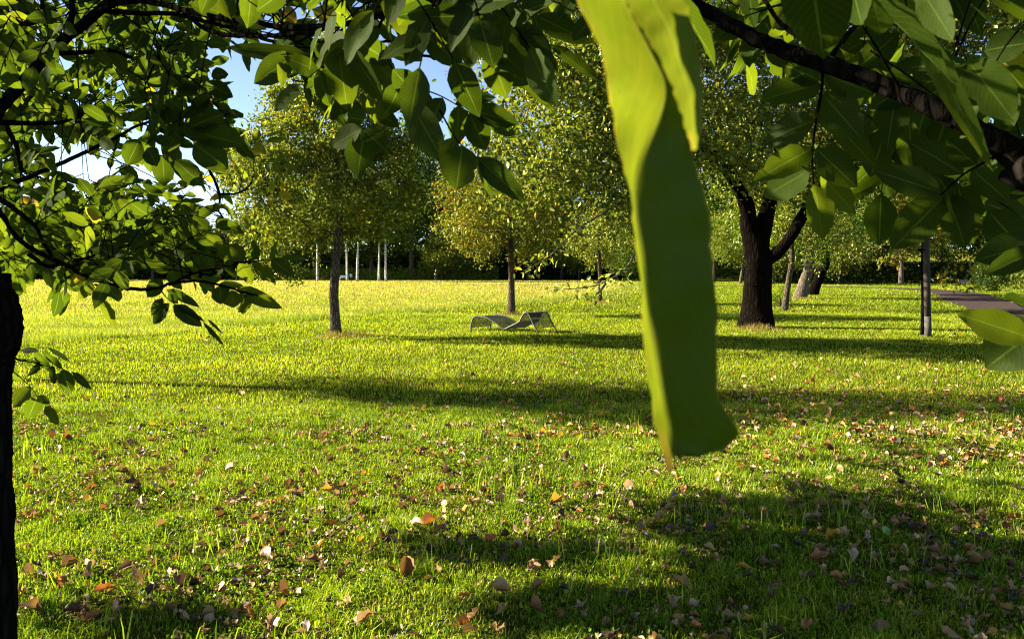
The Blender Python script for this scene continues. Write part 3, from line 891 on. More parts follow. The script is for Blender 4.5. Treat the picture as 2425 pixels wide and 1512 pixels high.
z = rg.random(n) ** 1.0 * 20 * (.7 + .4 * vnoise(x, dd, 9, 43))
open_ = (z < 5.2 + 1.2 * vnoise(x, dd, 5, 44)) & (u > 2020)      # trunks and lit bank show through here
leaves(m, np.column_stack([x, dd, z])[~open_], .85, rg, KITE, .75, 0, .3, rg.random((~open_).sum()) * .8)
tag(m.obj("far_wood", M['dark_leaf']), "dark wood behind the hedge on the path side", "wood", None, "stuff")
# undergrowth in front of the wood
m = MB()
n = 15000
u = rg.uniform(640, 1180, n); dd = rg.uniform(131, 136, n); x = (u - CX) / FPX * dd
z = rg.random(n) ** 1.4 * (1.0 + 1.8 * vnoise(x + 200, dd, 2.2, 51))
leaves(m, np.column_stack([x, dd, z]), .26, rg, KITE, .55, -.5, .4, rg.random(n) * .9)
tag(m.obj("undergrowth", M['lime_leaf']), "sunlit weeds and nettles along the foot of the wood", "undergrowth", None, "stuff")

# ================================================================== lounger
M['steel'] = plain_mat("galvanised_tube", (.085, .09, .08), .55, .2, 30, .5)
M['dark_mesh'] = plain_mat("dark_wire_mesh", (.016, .018, .013), .6, .1, 40, .3)
M['pale_mesh'] = plain_mat("pale_slats", (.62, .56, .48), .6, 0, 20, .2)
M['pale_steel'] = plain_mat("pale_tube", (.62, .60, .56), .5, .2, 20, .2)
A0 = V3(*G(1114.5, 782.4)); A1 = V3(*G(1276, 789)); A0[2] = A1[2] = 0
along = A1 - A0; LL = np.linalg.norm(along); along /= LL
B0 = V3(*G(1161, 778)); across = B0 - A0; across[2] = 0; WL = np.linalg.norm(across); across /= WL
def rail_pt(x, y):
    """a point of the near rail, read from the picture, onto its own upright plane -> (s, z)"""
    u, v = (1700 + .1897 * x) * .63125, (1100 + .1897 * y) * .63125
    r = ray(u, v)
    nrm = np.array([along[1], -along[0], 0])
    k_ = ((A0 - CAM) @ nrm) / (r @ nrm)
    p = CAM + r * k_
    return (p - A0) @ along, p[2]
prof = [rail_pt(*q) for q in [(345, 738), (348, 640), (372, 540), (398, 475), (450, 452), (560, 466), (680, 492), (860, 600), (960, 680), (1010, 703), (1060, 685), (1290, 568), (1330, 510), (1390, 405), (1440, 381), (1495, 425), (1580, 600), (1690, 785)]]
prof = np.array(prof); prof[0, 1] = -.02; prof[-1, 1] = -.02
prof = spline(prof, 5)
def lounger(label, base, ax, ac, width, mats, group, slat=2):
    root = thing("sun_lounger", label, "lounger", base, group)
    base = np.array(base, float)
    at = lambda s, z, w_: base + ax * s + ac * w_ + np.array([0, 0, z])
    for w_ in (0, width):
        m = MB(); tube(m, [at(s, z, w_) for s, z in prof], .021, 8); m.obj("side_rail", mats[0], root)
    # the woven bed: narrow crosswise strips following the rails
    seg = np.concatenate([[0], np.cumsum(np.linalg.norm(np.diff(prof, axis=0), axis=1))])
    m = MB()
    st = np.arange(.10, seg[-1] - .16, .022 * slat / 2)
    for a in st:
        s0, z0 = np.interp(a, seg, prof[:, 0]), np.interp(a, seg, prof[:, 1])
        s1, z1 = np.interp(a + .012 * slat / 2, seg, prof[:, 0]), np.interp(a + .012 * slat / 2, seg, prof[:, 1])
        m.add([at(s0, z0, .02), at(s0, z0, width - .02), at(s1, z1, width - .02), at(s1, z1, .02),
               at(s0, z0 - .004, .02), at(s0, z0 - .004, width - .02), at(s1, z1 - .004, width - .02), at(s1, z1 - .004, .02)],
              None, [(0, 1, 2, 3), (7, 6, 5, 4), (0, 4, 5, 1), (2, 6, 7, 3)])
    for w_ in np.arange(.06, width, .05):
        tube(m, [at(s, z - .006, w_) for s, z in prof[3:-3:2]], .003, 4, cap=False)
    m.obj("bed_mesh", mats[1], root)
    m = MB()
    for s_ in (.93, ):
        z_ = np.interp(s_, prof[:, 0], prof[:, 1])
        tube(m, [at(s_, z_ - .02, 0), at(s_, z_ - .02, width)], .016, 6)
    m.obj("cross_bar", mats[0], root)
    return root
lounger("wavy steel lounger with dark see-through mesh, alone on the lawn near the tree", A0, along, across, WL, (M['steel'], M['dark_mesh']), None)
c0 = G(2296, 672); c0[2] = 0
for du, lb in ((0, "pale lounger farther from the hedge end, its knee rest turned this way"), (1, "pale lounger beside the lit shrub, half hidden by twigs")):
    b0 = c0 + np.array([.2 + 2.1 * du - 2.0, -1.0 + .2 * du, 0])
    lounger(lb, b0, np.array([.35, .94, 0]), np.array([.97, -.24, 0]), 1.15, (M['pale_steel'], M['pale_mesh']), "pale loungers by the hedge", 6)

# ================================================================== far bench, bin, board, walker
M['white'] = plain_mat("white_paint", (.82, .82, .80), .5, 0, 20, .1)
b = np.array(G(814, 664.5)); b[2] = 0
root = thing("park_bench", "small white bench at the foot of the birches", "bench", b)
m = MB(); box(m, b + [-.72, -.24, .40], b + [.72, .22, .47]); m.obj("seat", M['white'], root)
m = MB(); box(m, b + [-.62, .235, .50], b + [.72, .29, .86]); m.obj("backrest", M['white'], root)
for sx in (-.62, .62):
    m = MB(); box(m, b + [sx - .05, -.2, -.02], b + [sx + .05, -.1, .397]); box(m, b + [sx - .05, .17, -.02], b + [sx + .05, .232, .85]); m.obj("leg", M['white'], root)
b = np.array(G(831, 664.3)); b[2] = 0
root = thing("litter_bin", "small white litter bin on a post next to the white bench", "bin", b)
m = MB(); tube(m, [b + [.08, 0, -.05], b + [.08, 0, .62]], .05, 8); m.obj("post", M['bark_pale'], root)
m = MB(); tube(m, [b + [0, 0, .50], b + [0, 0, .56], b + [0, 0, 1.05], b + [0, 0, 1.10]], [.15, .19, .21, .17], 14); m.obj("bin_body", M['white'], root)
b = np.array(G(564, 664)); b[2] = 0
root = thing("notice_board", "white notice board on two thin posts by the dark wood", "board", b)
for sx in (-.26, .30):
    m = MB(); tube(m, [b + [sx, 0, -.05], b + [sx, 0, 1.62]], .035, 8); m.obj("post", M['white'], root)
m = MB(); box(m, b + [-.215, -.03, 1.02], b + [.255, .03, 1.60]); m.obj("panel", M['white'], root)

M['skin'] = plain_mat("skin", (.55, .36, .27), .6, 0, 20, .05)
M['black_cloth'] = plain_mat("black_cloth", (.012, .012, .014), .9, 0, 30, .2)
M['navy_cloth'] = plain_mat("dark_trousers", (.02, .022, .028), .9, 0, 30, .2)
M['hair'] = plain_mat("grey_hair", (.5, .48, .45), .8, 0, 30, .2)
def skin_obj(name, verts, edges, rad, mat, parent):
    me = bpy.data.meshes.new(name)
    me.from_pydata([tuple(v) for v in verts], edges, [])
    o = bpy.data.objects.new(name, me); COL.objects.link(o)
    sk = o.modifiers.new("skin", 'SKIN'); sk.use_smooth_shade = True
    for i, r in enumerate(rad): me.skin_vertices[0].data[i].radius = (r, r)
    me.skin_vertices[0].data[0].use_root = True
    sub = o.modifiers.new("sub", 'SUBSURF'); sub.levels = sub.render_levels = 1
    me.materials.append(mat); o.parent = parent
    return o
b = np.array(G(1031, 666)); b[2] = 0
root = thing("person", "person in black clothes walking along the foot of the wood", "person", b)
J = {'pel': (0, 0, .95), 'che': (.02, 0, 1.28), 'nec': (.04, 0, 1.46), 'chin': (.06, 0, 1.55), 'head': (.07, 0, 1.66), 'top': (.06, 0, 1.73),
     'sl': (.02, .18, 1.40), 'el': (-.08, .22, 1.14), 'wl': (.02, .23, .92), 'hl': (.05, .23, .83),
     'sr': (.02, -.18, 1.40), 'er': (.06, -.23, 1.13), 'wr': (.20, -.21, .95), 'hr': (.25, -.20, .88),
     'hpl': (0, .09, .90), 'kl': (.14, .10, .50), 'al': (.20, .10, .09), 'tl': (.36, .10, .04),
     'hpr': (0, -.09, .90), 'kr': (-.02, -.10, .48), 'ar': (-.22, -.10, .12), 'tr': (-.10, -.10, .03)}
Kn = list(J); E = [('pel', 'che'), ('che', 'nec'), ('nec', 'chin'), ('chin', 'head'), ('head', 'top'), ('che', 'sl'), ('sl', 'el'), ('el', 'wl'), ('wl', 'hl'), ('che', 'sr'), ('sr', 'er'), ('er', 'wr'), ('wr', 'hr'),
                ('pel', 'hpl'), ('hpl', 'kl'), ('kl', 'al'), ('al', 'tl'), ('pel', 'hpr'), ('hpr', 'kr'), ('kr', 'ar'), ('ar', 'tr')]
RD = {'pel': .15, 'che': .16, 'nec': .06, 'chin': .075, 'head': .105, 'top': .07, 'sl': .07, 'sr': .07, 'el': .045, 'er': .045, 'wl': .033, 'wr': .033, 'hl': .04, 'hr': .04,
      'hpl': .10, 'hpr': .10, 'kl': .062, 'kr': .062, 'al': .045, 'ar': .045, 'tl': .035, 'tr': .035}
skin_obj("body", [J[k_] for k_ in Kn], [(Kn.index(a), Kn.index(c)) for a, c in E], [RD[k_] for k_ in Kn], M['skin'], root)
def cloth(name, keys, mat, grow_):
    ed = [(keys.index(a), keys.index(c)) for a, c in E if a in keys and c in keys]
    skin_obj(name, [J[k_] for k_ in keys], ed, [RD[k_] + grow_ for k_ in keys], mat, root)
cloth("jacket", ['pel', 'che', 'nec', 'sl', 'el', 'wl', 'sr', 'er', 'wr'], M['black_cloth'], .025)
cloth("trousers", ['pel', 'hpl', 'kl', 'al', 'hpr', 'kr', 'ar'], M['navy_cloth'], .02)
for s_, q in (('al', 'tl'), ('ar', 'tr')):
    skin_obj("shoe", [np.array(J[s_]) - [0.04, 0, .03], J[q]], [(0, 1)], [.055, .05], M['white'], root)
skin_obj("hair", [(.03, 0, 1.69), (.05, 0, 1.75)], [(0, 1)], [.10, .075], M['hair'], root)

# ================================================================== apples on the lawn
def apple_mat(name, a, b_):
    n = N(name)
    nz = n.noise(6, 4, .6)
    col = n.mix(nz, a, b_)
    p = n.node("ShaderNodeBsdfPrincipled", i_Roughness=.35)
    n.link(col, p.inputs[0])
    return n.done(p.outputs[0])
M['apple_r'] = apple_mat("red_apple_skin", (.42, .03, .02), (.30, .09, .03))
M['apple_y'] = apple_mat("yellow_apple_skin", (.62, .45, .06), (.50, .42, .10))
def apple_mesh(r, mat):
    m = MB()
    th = np.linspace(0, math.pi, 11); ph = np.arange(14) * 2 * math.pi / 14
    rr = r * (np.sin(th) * (1 + .10 * np.cos(th)))
    zz = r * .9 * np.cos(th) - r * .28 * np.exp(-(th / .42) ** 2) + r * .16 * np.exp(-((math.pi - th) / .35) ** 2)
    V = np.stack([rr[:, None] * np.cos(ph), rr[:, None] * np.sin(ph), zz[:, None] * np.ones(14)], -1) + [0, 0, r * .86]
    q = [(i * 14 + j, (i + 1) * 14 + j, (i + 1) * 14 + (j + 1) % 14, i * 14 + (j + 1) % 14) for i in range(10) for j in range(14)]
    m.add(V, None, q)
    tube(m, [(0, 0, r * 1.3), (.003, 0, r * 1.7), (.009, .002, r * 2.0)], .0016, 5, mat=1)
    return m.mesh("fallen_apple", [mat, M['bark']])
ap = {c: apple_mesh(.034, M['apple_' + c]) for c in 'ry'}
for u, v, c, lb in [(2120, 1048, 'r', "bright red apple nearest the shaded corner of the lawn"), (2376, 950, 'r', "dark red apple lying alone far out on the sunny grass"),
                    (2005, 944, 'r', "red apple at the front edge of the long tree shadow"), (2200, 866, 'r', "small red apple in the shade before the wooden stake"),
                    (908, 906, 'r', "reddish apple alone on the bright lawn before the slender tree"), (1189, 960, 'r', "red apple inside the wide lawn shadow below the lounger"),
                    (1394, 992, 'r', "dull red apple beside the hanging leaf's edge"), (1147, 806, 'r', "pinkish apple just in front of the wavy lounger"),
                    (1765, 921, 'y', "yellow apple in the shadow strip close to the hanging leaf"), (2110, 989, 'y', "pale yellow apple among the leaf litter"),
                    (1945, 854, 'y', "small yellow apple on the lit strip between two shadows"), (2130, 900, 'y', "yellow apple next to fallen leaves below the stake")]:
    o = bpy.data.objects.new("fallen_apple", ap[c]); COL.objects.link(o)
    g = G(u, v); o.location = (g[0], g[1], .012); o.rotation_euler = (rng.normal(0, .6), rng.normal(0, .6), rng.uniform(0, 6.3))
    tag(o, lb, "apple", "apples fallen on the lawn")

# ================================================================== fallen leaves
def litter_mat(name, a, b_, tr):
    n = N(name)
    sep = n.node("ShaderNodeSeparateXYZ"); n.link(n.attr("luv", "Vector"), sep.inputs[0])
    x, y, _ = sep.outputs
    ax = n.math('ABSOLUTE', x)
    ph = n.math('SUBTRACT', n.math('MULTIPLY', y, 10.0), n.math('MULTIPLY', ax, 3.0))
    vein = n.math('MAXIMUM', n.math('LESS_THAN', ax, .07), n.math('MULTIPLY', n.math('GREATER_THAN', n.math('ABSOLUTE', n.math('SUBTRACT', n.math('FRACT', ph), .5)), .43), .5))
    nz = n.noise(45, 4, .65)
    col = n.mix(nz, a, b_)
    col = n.mix(n.math('MULTIPLY', vein, .5), col, tuple(c * .55 for c in a))
    t = n.mix(1.0, col, (tr, tr * .8, tr * .5), 'MULTIPLY')
    return thin_leaf(n, col, t, .25, .05, .5, n.bump(n.math('ADD', nz, vein), .4, .003))
LIT = {'tan': litter_mat("tan_dry_leaf", (.37, .24, .09), (.25, .15, .05), 1.0), 'brown': litter_mat("brown_dry_leaf", (.20, .115, .036), (.12, .065, .022), 1.0),
       'dark brown': litter_mat("dark_dry_leaf", (.075, .04, .022), (.035, .02, .012), 1.0), 'orange': litter_mat("orange_leaf", (.34, .14, .022), (.24, .09, .018), 1.4),
       'yellow': litter_mat("yellow_leaf", (.46, .32, .03), (.38, .24, .025), 1.4), 'pale': litter_mat("pale_dry_leaf", (.44, .32, .19), (.31, .21, .11), 1.0)}
FORMS = ['flat', 'cupped', 'rolled', 'twisted', 'crumpled', 'folded']
def litter_shape(mb, form, L, rg, mat=0, base=None, yaw=None, tilt=None):
    m = MB()
    wd = L * rg.uniform(.42, .58)
    p0, p1 = V3(-L / 2, 0, 0), V3(L / 2, 0, 0)
    if form == 'flat': leaflet(m, p0, p1, wd, V3(0, 0, 1), rg, .10, .05, .2, ragged=.07)
    elif form == 'cupped': leaflet(m, p0, p1, wd, V3(0, 0, 1), rg, .9, -.22, .2, ragged=.07)
    elif form == 'rolled': leaflet(m, p0, p1, wd, V3(0, 0, 1), rg, 1.9, .12, .5, ragged=.06)
    elif form == 'twisted': leaflet(m, p0, p1, wd, V3(0, 0, 1), rg, .35, .18, 2.2, ragged=.08)
    elif form == 'folded': leaflet(m, p0, p1, wd, V3(0, .5, 1), rg, 1.2, .30, .3, ragged=.08)
    else: leaflet(m, p0, p1, wd, V3(0, 0, 1), rg, .5, .35, 1.2, ragged=.15)
    V = np.concatenate(m.v)
    V[:, 2] += (.10 if form in ('crumpled', 'cupped', 'folded') else .045) * L * np.sin(V[:, 0] / L * rg.uniform(7, 15) + rg.uniform(0, 6)) * np.sign(V[:, 1]) * np.abs(V[:, 1]) / wd * 2
    V += rg.normal(0, (.035 if form in ('crumpled', 'cupped', 'folded') else .015) * L, V.shape)
    if form in ('crumpled', 'rolled'):                 # curl the tip back over
        t = V[:, 0] / L + .5; V[:, 0] -= L * .22 * t ** 3; V[:, 2] += L * .3 * t ** 2
    V[:, 2] -= V[:, 2].min()
    q = np.concatenate(m.q); luv = np.concatenate(m.luv)
    st = MB(); tube(st, [(-L / 2, 0, V[2, 2]), (-L * .72, .01, V[2, 2] + .008), (-L * .95, .03, .004)], .0013, 4)
    V2 = np.concatenate(st.v)
    if base is not None:
        cz, sz = math.cos(yaw), math.sin(yaw); ct, s_t = math.cos(tilt), math.sin(tilt)
        Rm = np.array([[cz, -sz, 0], [sz, cz, 0], [0, 0, 1]]) @ np.array([[1, 0, 0], [0, ct, -s_t], [0, s_t, ct]])
        V = V @ Rm.T + base; mb.add(V, None, q, .5, luv, mat); return
    mb.add(V, None, q, .5, luv, mat)
    mb.add(V2, np.concatenate(st.t), np.concatenate(st.q), .5, None, mat)
rg = np.random.default_rng(77)
lib = {}
def lit_mesh(form, colour, k_):
    key = (form, colour, k_)
    if key not in lib:
        m = MB(); litter_shape(m, form, .10, np.random.default_rng(abs(hash(form)) % 1000 * 0 + FORMS.index(form) * 10 + k_))
        lib[key] = m.mesh("fallen_leaf", LIT[colour])
    return lib[key]
def where(x, y):
    u, v, _ = uv_of(np.array([x, y, 0.02]))
    side = "left side" if u < 420 else "left of centre" if u < 1000 else "under hanging leaf" if u < 1750 else "right side"
    row = "at the bottom edge" if v > 1380 else "above the bottom edge" if v > 1240 else "farther up the lawn"
    return side, row
fx, fy, n = [], [], 0
while len(fx) < 292:
    y = 3.3 + (rg.random() ** 1.25) * 4.6; x = rg.uniform(-.67, .67) * y
    c = vnoise(np.array([x + 40]), np.array([y]), .8, 61)[0]
    if rg.random() < .30 + .9 * c: fx.append(x); fy.append(y)
forms_p = [.08, .18, .18, .16, .26, .14]
cols = list(LIT); cols_p = [.32, .30, .13, .08, .06, .11]
for x, y in zip(fx, fy):
    form = rg.choice(FORMS, p=forms_p); colr = str(rg.choice(cols, p=cols_p))
    o = bpy.data.objects.new("fallen_leaf", lit_mesh(form, colr, int(rg.integers(0, 3)))); COL.objects.link(o)
    s_ = rg.uniform(.55, 1.15); o.scale = (s_, s_ * rg.uniform(.85, 1.15), s_)
    o.location = (x, y, rg.uniform(.018, .05)); o.rotation_euler = (rg.normal(0, .7), rg.normal(0, .5), rg.uniform(0, 6.28))
    side, row = where(x, y)
    tag(o, f"{colr} {form} fallen leaf on the grass {row}, {side}", "fallen leaf", "fallen leaves on the near lawn")
def placed_leaf(u, v, form, colr, s_, rot, lb):
    o = bpy.data.objects.new("fallen_leaf", lit_mesh(form, colr, 0)); COL.objects.link(o)
    g = G(u, v); o.location = (g[0], g[1], .05); o.scale = (s_,) * 3; o.rotation_euler = rot
    tag(o, lb, "fallen leaf", "fallen leaves on the near lawn")
placed_leaf(1003, 975, 'flat', 'yellow', 1.0, (1.0, -.5, 1.2), "bright yellow leaf standing upright in the grass")
M['green_litter'] = litter_mat("green_fallen_leaf", (.22, .34, .04), (.16, .26, .03), 1.6); LIT['green'] = M['green_litter']
placed_leaf(2096, 1275, 'flat', 'green', 1.1, (.9, .2, .6), "fresh green leaf lying in the dark shade")
placed_leaf(770, 1185, 'folded', 'yellow', 1.0, (.4, .2, .8), "yellow curled leaf beside brown ones on the sunny lawn")
placed_leaf(1940, 1345, 'cupped', 'orange', 1.2, (.2, .1, .3), "orange cupped leaf lit at the rim of the shade")
placed_leaf(320, 1165, 'crumpled', 'dark brown', 1.5, (.2, .1, .2), "large dark crumpled leaf casting shade on its neighbours")
placed_leaf(960, 1360, 'rolled', 'brown', 1.6, (.3, -1.0, 1.5), "tall brown rolled leaf standing on end")
m = MB(); LM = [LIT[c] for c in cols]
n = 2300
ys = 7.4 * (26 / 7.4) ** (rg.random(n) ** 1.5); xs = rg.uniform(-.68, .70, n) * ys
dens = .25 + .75 * np.clip((xs + 1.5) / 3, 0, 1); dens *= .4 + vnoise(xs + 60, ys, 1.6, 63)
kk = (rg.random(n) < dens) & ~in_meadow(xs, ys)
for x, y in zip(xs[kk], ys[kk]):
    litter_shape(m, rg.choice(FORMS), rg.uniform(.05, .10), rg, int(rg.choice(6, p=[.30, .15, .08, .15, .17, .15])), V3(x, y, .03), rg.uniform(0, 6.28), rg.normal(0, .4))
for _ in range(3000):
    y = 3.2 + rg.random() ** 1.1 * 5; x = rg.uniform(-.68, .68) * y
    if vnoise(np.array([x + 40]), np.array([y]), .8, 61)[0] < rg.uniform(.2, .8): continue
    litter_shape(m, rg.choice(FORMS[1:]), rg.uniform(.035, .08), rg, int(rg.choice(6, p=[.30, .27, .22, .05, .04, .12])), V3(x, y, .022), rg.uniform(0, 6.28), rg.normal(0, .6))
for _ in range(420):
    g = G(rg.uniform(1690, 2424), 925 + 190 * rg.random() ** 1.3)
    litter_shape(m, rg.choice(FORMS), rg.uniform(.05, .09), rg, int(rg.choice(6, p=[.30, .14, .06, .13, .17, .20])), V3(g[0], g[1], .03), rg.uniform(0, 6.28), rg.normal(0, .4))
# small crumbs of dry leaf down in the near grass
n = 9000
ys = 3.0 + 6.5 * rg.random(n) ** 1.1; xs = rg.uniform(-.70, .72, n) * ys
c_ = vnoise(xs + 40, ys, .8, 61) > .42
for mi in range(4):
    q = c_ & (rg.integers(0, 4, n) == mi)
    leaves(m, np.column_stack([xs, ys, rg.uniform(.01, .04, n)])[q], .026, rg, LEAF6, .7, 0, .7, None, (0, 1, 2, 5)[mi])
tag(m.obj("leaf_litter", LM), "scattered dry leaves and crumbs farther out on the lawn", "leaf litter", None, "stuff")
# dry straw at the feet of the trees
m = MB()
for (u, v, rr_, nn) in [(1210, 746, .55, 1500), (1420, 719, .75, 1500), (797, 797, .45, 900), (845, 795, .6, 500), (1790, 780, .9, 1200), (1893, 708, 1.0, 700), (1754, 674, 1.0, 500), (1486, 664, 1.5, 500)]:
    g = G(u, v); r_ = np.abs(rg.normal(0, rr_ * .6, nn)) + .1; a_ = rg.uniform(0, 6.28, nn)
    blades(m, g[0] + r_ * np.cos(a_), g[1] + r_ * np.sin(a_), rg.uniform(.08, .26, nn) * (1.2 - np.clip(r_ / rr_, 0, .8)), .012, rg, np.clip(rg.normal(.5, .3, nn), 0, 1), lean=1.0, mid=False)
M['straw'] = grass_mat("dry_straw", [(0, (.05, .08, .008)), (.6, (.17, .13, .04)), (1, (.36, .25, .12))])
tag(m.obj("dry_grass", M['straw'], smooth=False), "dry straw grass around the feet of the trees", "dry grass", None, "stuff")

# ================================================================== near walnut, its trunk at the picture's edge
rg = np.random.default_rng(101)
TD = 2.4
WL_BASE = V3(-1.78, TD, 0)
wl = thing("walnut_tree", "walnut tree at the left edge, black trunk and drooping leafy branches", "tree", WL_BASE)
def edge_x(u, v): return P(u, v, TD)[0]
# the trunk's lit-side outline, read downwards
prof_t = [(-95, 590), (-30, 628), (4, 645), (18, 662), (37, 722), (50, 757), (50, 779), (32, 826), (26, 889), (22, 1010), (27, 1160), (32, 1260), (36, 1410), (38, 1520), (46, 1700), (70, 1847)]
pts, rr = [], []
for u, v in prof_t[::-1]:
    p = P(u, v, TD); r_ = .16 + .05 * max(0, (v - 1500) / 350)
    if v < 650: r_ = .10 + .02 * (v > 640)
    pts.append([p[0] - r_ - .022, TD, max(p[2], -.05)]); rr.append(r_)
pts = np.array(pts)
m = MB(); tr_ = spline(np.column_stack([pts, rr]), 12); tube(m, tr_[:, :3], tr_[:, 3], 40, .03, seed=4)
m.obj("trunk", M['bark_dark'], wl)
br_samples = []
def branch(ctrl, r0, r1, mat, root, name="branch", n=6, sides=8, seed=0):
    c = spline(np.array(ctrl), n)
    q = c + np.random.default_rng(seed).normal(0, .0012, c.shape)
    m = MB(); tube(m, q, np.linspace(r0, r1, len(q)), sides, .010, seed=seed); m.obj(name, mat, root)
    br_samples.append(q)
def pv(lst): return [P(u, v, d) for u, v, d in lst]
top_t = V3(-2.0, TD + .1, 1.75)
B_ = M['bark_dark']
branch([top_t, P(-60, 330, 2.5), P(0, 255, 2.55), P(60, 190, 2.6), P(130, 112, 2.6), P(235, 25, 2.55), P(330, -90, 2.5), P(420, -260, 2.4)], .023, .012, B_, wl, seed=1)
branch([P(130, 112, 2.6), P(200, 50, 2.55), P(310, 2, 2.4), P(485, 37, 2.2), P(600, 55, 2.1), P(700, 66, 2.0), P(808, 57, 1.9), P(900, 35, 1.8), P(1010, 5, 1.7), P(1100, -60, 1.6)], .0095, .006, B_, wl, seed=2)
branch([P(235, 25, 2.55), P(330, 32, 2.45), P(434, 37, 2.35), P(484, 68, 2.3), P(551, 85, 2.2), P(640, 84, 2.1), P(702, 80, 2.0), P(802, 63, 1.9)], .0075, .005, B_, wl, seed=3)
branch([P(434, 37, 2.35), P(568, 73, 2.25), P(668, 107, 2.15), P(762, 154, 2.05), P(850, 190, 2.0), P(930, 230, 1.95)], .006, .003, B_, wl, seed=4)
branch([P(105, 135, 2.6), P(127, 127, 2.65), P(190, 126, 2.7), P(260, 120, 2.75), P(331, 144, 2.8), P(374, 140, 2.8)], .009, .004, B_, wl, seed=5)
branch([P(-120, 520, 2.9), P(0, 447, 2.95), P(80, 415, 3.0), P(167, 377, 3.0), P(267, 329, 3.05), P(334, 294, 3.05), P(420, 270, 3.0)], .012, .004, B_, wl, seed=6)
branch([top_t + [0, .1, 0], P(-40, 480, 2.8), P(7, 512, 2.8), P(43, 565, 2.8), P(100, 602, 2.78), P(160, 629, 2.76), P(217, 659, 2.75), P(301, 682, 2.7), P(361, 684, 2.7), P(417, 669, 2.7), P(484, 667, 2.7), P(568, 689, 2.7), P(611, 699, 2.7)], .011, .003, B_, wl, seed=7)
branch([P(68, 600, 2.8), P(110, 630, 2.85), P(160, 622, 2.9), P(220, 606, 2.95), P(277, 588, 3.0), P(330, 570, 3.0)], .008, .003, B_, wl, seed=8)
branch([P(400, 673, 2.7), P(467, 645, 2.7), P(521, 635, 2.7), P(568, 622, 2.7), P(640, 615, 2.7)], .005, .0025, B_, wl, seed=9)
branch([P(0, 470, 2.85), P(73, 525, 2.8), P(100, 570, 2.8), P(122, 604, 2.78)], .010, .006, B_, wl, seed=10)
branch([P(0, 290, 3.0), P(75, 292, 3.1), P(140, 290, 3.2), P(190, 278, 3.3)], .011, .004, B_, wl, seed=11)
branch([P(15, 300, 3.1), P(40, 350, 3.1), P(52, 405, 3.1)], .010, .008, B_, wl, seed=12)
branch([P(50, 60, 2.7), P(96, 42, 2.6), P(98, -40, 2.6)], .008, .006, B_, wl, seed=13)
branch([P(165, 80, 2.58), P(172, 0, 2.55), P(176, -90, 2.5)], .010, .007, B_, wl, seed=14)
branch([P(1050, -40, 1.65), P(1035, 40, 1.75), P(1000, 85, 1.8), P(945, 100, 1.85), P(880, 97, 1.9)], .006, .003, B_, wl, seed=15)
branch([P(945, 100, 1.85), P(1000, 130, 1.9), P(1060, 140, 1.9), P(1130, 120, 1.85)], .004, .0025, B_, wl, seed=16)
branch([P(480, 330, 4.0), P(494, 397, 4.0), P(510, 430, 4.0), P(521, 467, 4.0), P(518, 500, 4.0), P(545, 535, 4.0)], .009, .004, B_, wl, seed=17)
branch([P(517, 460, 4.0), P(560, 458, 4.05), P(590, 440, 4.1), P(600, 415, 4.1)], .006, .003, B_, wl, seed=18)
branch([V3(-1.75, TD + .2, 1.05), P(0, 850, 2.8), P(50, 853, 2.85), P(107, 866, 2.9)], .006, .002, B_, wl, seed=19)
# the rest of its crown, above and beside the picture
branch([top_t, V3(-2.3, 2.7, 2.4), V3(-2.6, 3.3, 3.2), V3(-2.5, 4.2, 4.0), V3(-2.2, 5.2, 4.4)], .06, .015, B_, wl, "limb", seed=20)
branch([V3(-2.35, 2.8, 2.5), V3(-1.9, 2.4, 3.2), V3(-1.2, 2.0, 3.7), V3(-.2, 1.7, 3.9)], .04, .01, B_, wl, "limb", seed=21)
branch([V3(-2.55, 3.2, 3.1), V3(-3.2, 4.0, 3.3), V3(-3.8, 5.2, 3.2), V3(-4.1, 6.2, 2.9)], .03, .01, B_, wl, "limb", seed=22)
ALLB = np.concatenate(br_samples)

def face_cam(p, rg, up=.45, jit=.35):
    return unit(unit(CAM - p) * .8 + np.array([0, 0, up]) + rg.normal(0, jit, 3))
WMATS = [M['walnut'], M['bark_dark']]
n_part = [0]
loose = MB()
def spray(items, d, root, rachis=None, jit=.25, tints=None, name="leaf", mats=WMATS, rw=.0022):
    """one walnut leaf, its leaflets read from the picture: (u0, v0, u1, v1, width in picture px)"""
    m = MB()
    if rachis: 
        c = spline([P(*(q if len(q) == 3 else (*q, d))) for q in rachis], 4); tube(m, c, np.linspace(rw, rw * .5, len(c)), 5, 0, .3, mat=1)
    t0 = rg.uniform(.15, .6)
    for it in items:
        u0, v0, u1, v1, wd = it[:5]
        d0 = d + rg.normal(0, .02); d1 = d + rg.normal(0, .05)
        a, b_ = P(u0, v0, d0), P(u1, v1, d1)
        leaflet(m, a, b_, wd * d / FPX * 1.12, face_cam(a, rg, .25, jit), rg, rg.uniform(.05, .25), rg.uniform(0, .08), rg.normal(0, .25), it[5] if len(it) > 5 else np.clip(t0 + rg.normal(0, .1), 0, .84))  # sixth value: tint, raised on sunlit leaflets, lowered on shaded ones
    o = m.obj(name, mats, root); n_part[0] += 1
    return o
def zconv(k_, ou, ov): return lambda L: [(ou + q[0] * k_, ov + q[1] * k_, ou + q[2] * k_, ov + q[3] * k_, q[4] * k_, *q[5:]) for q in L]
c4 = zconv(.334, 0, 505)
z1 = zconv(.1354, 479.7, 555.5)
z3 = zconv(.167, 0, 789)
spray(z1([(630, 480, 590, 140, 240), (880, 450, 900, 120, 250), (1180, 430, 1340, 140, 270), (1370, 420, 1820, 400, 170), (640, 500, 870, 860, 260), (890, 480, 1280, 845, 280), (1200, 430, 1600, 730, 230),
          (430, 540, 400, 340, 90), (440, 540, 510, 420, 110), (430, 550, 560, 760, 180), (360, 580, 250, 690, 120)]), 2.7, wl, [(480, 638), (521, 635), (563, 623), (597, 618), (642, 614)])
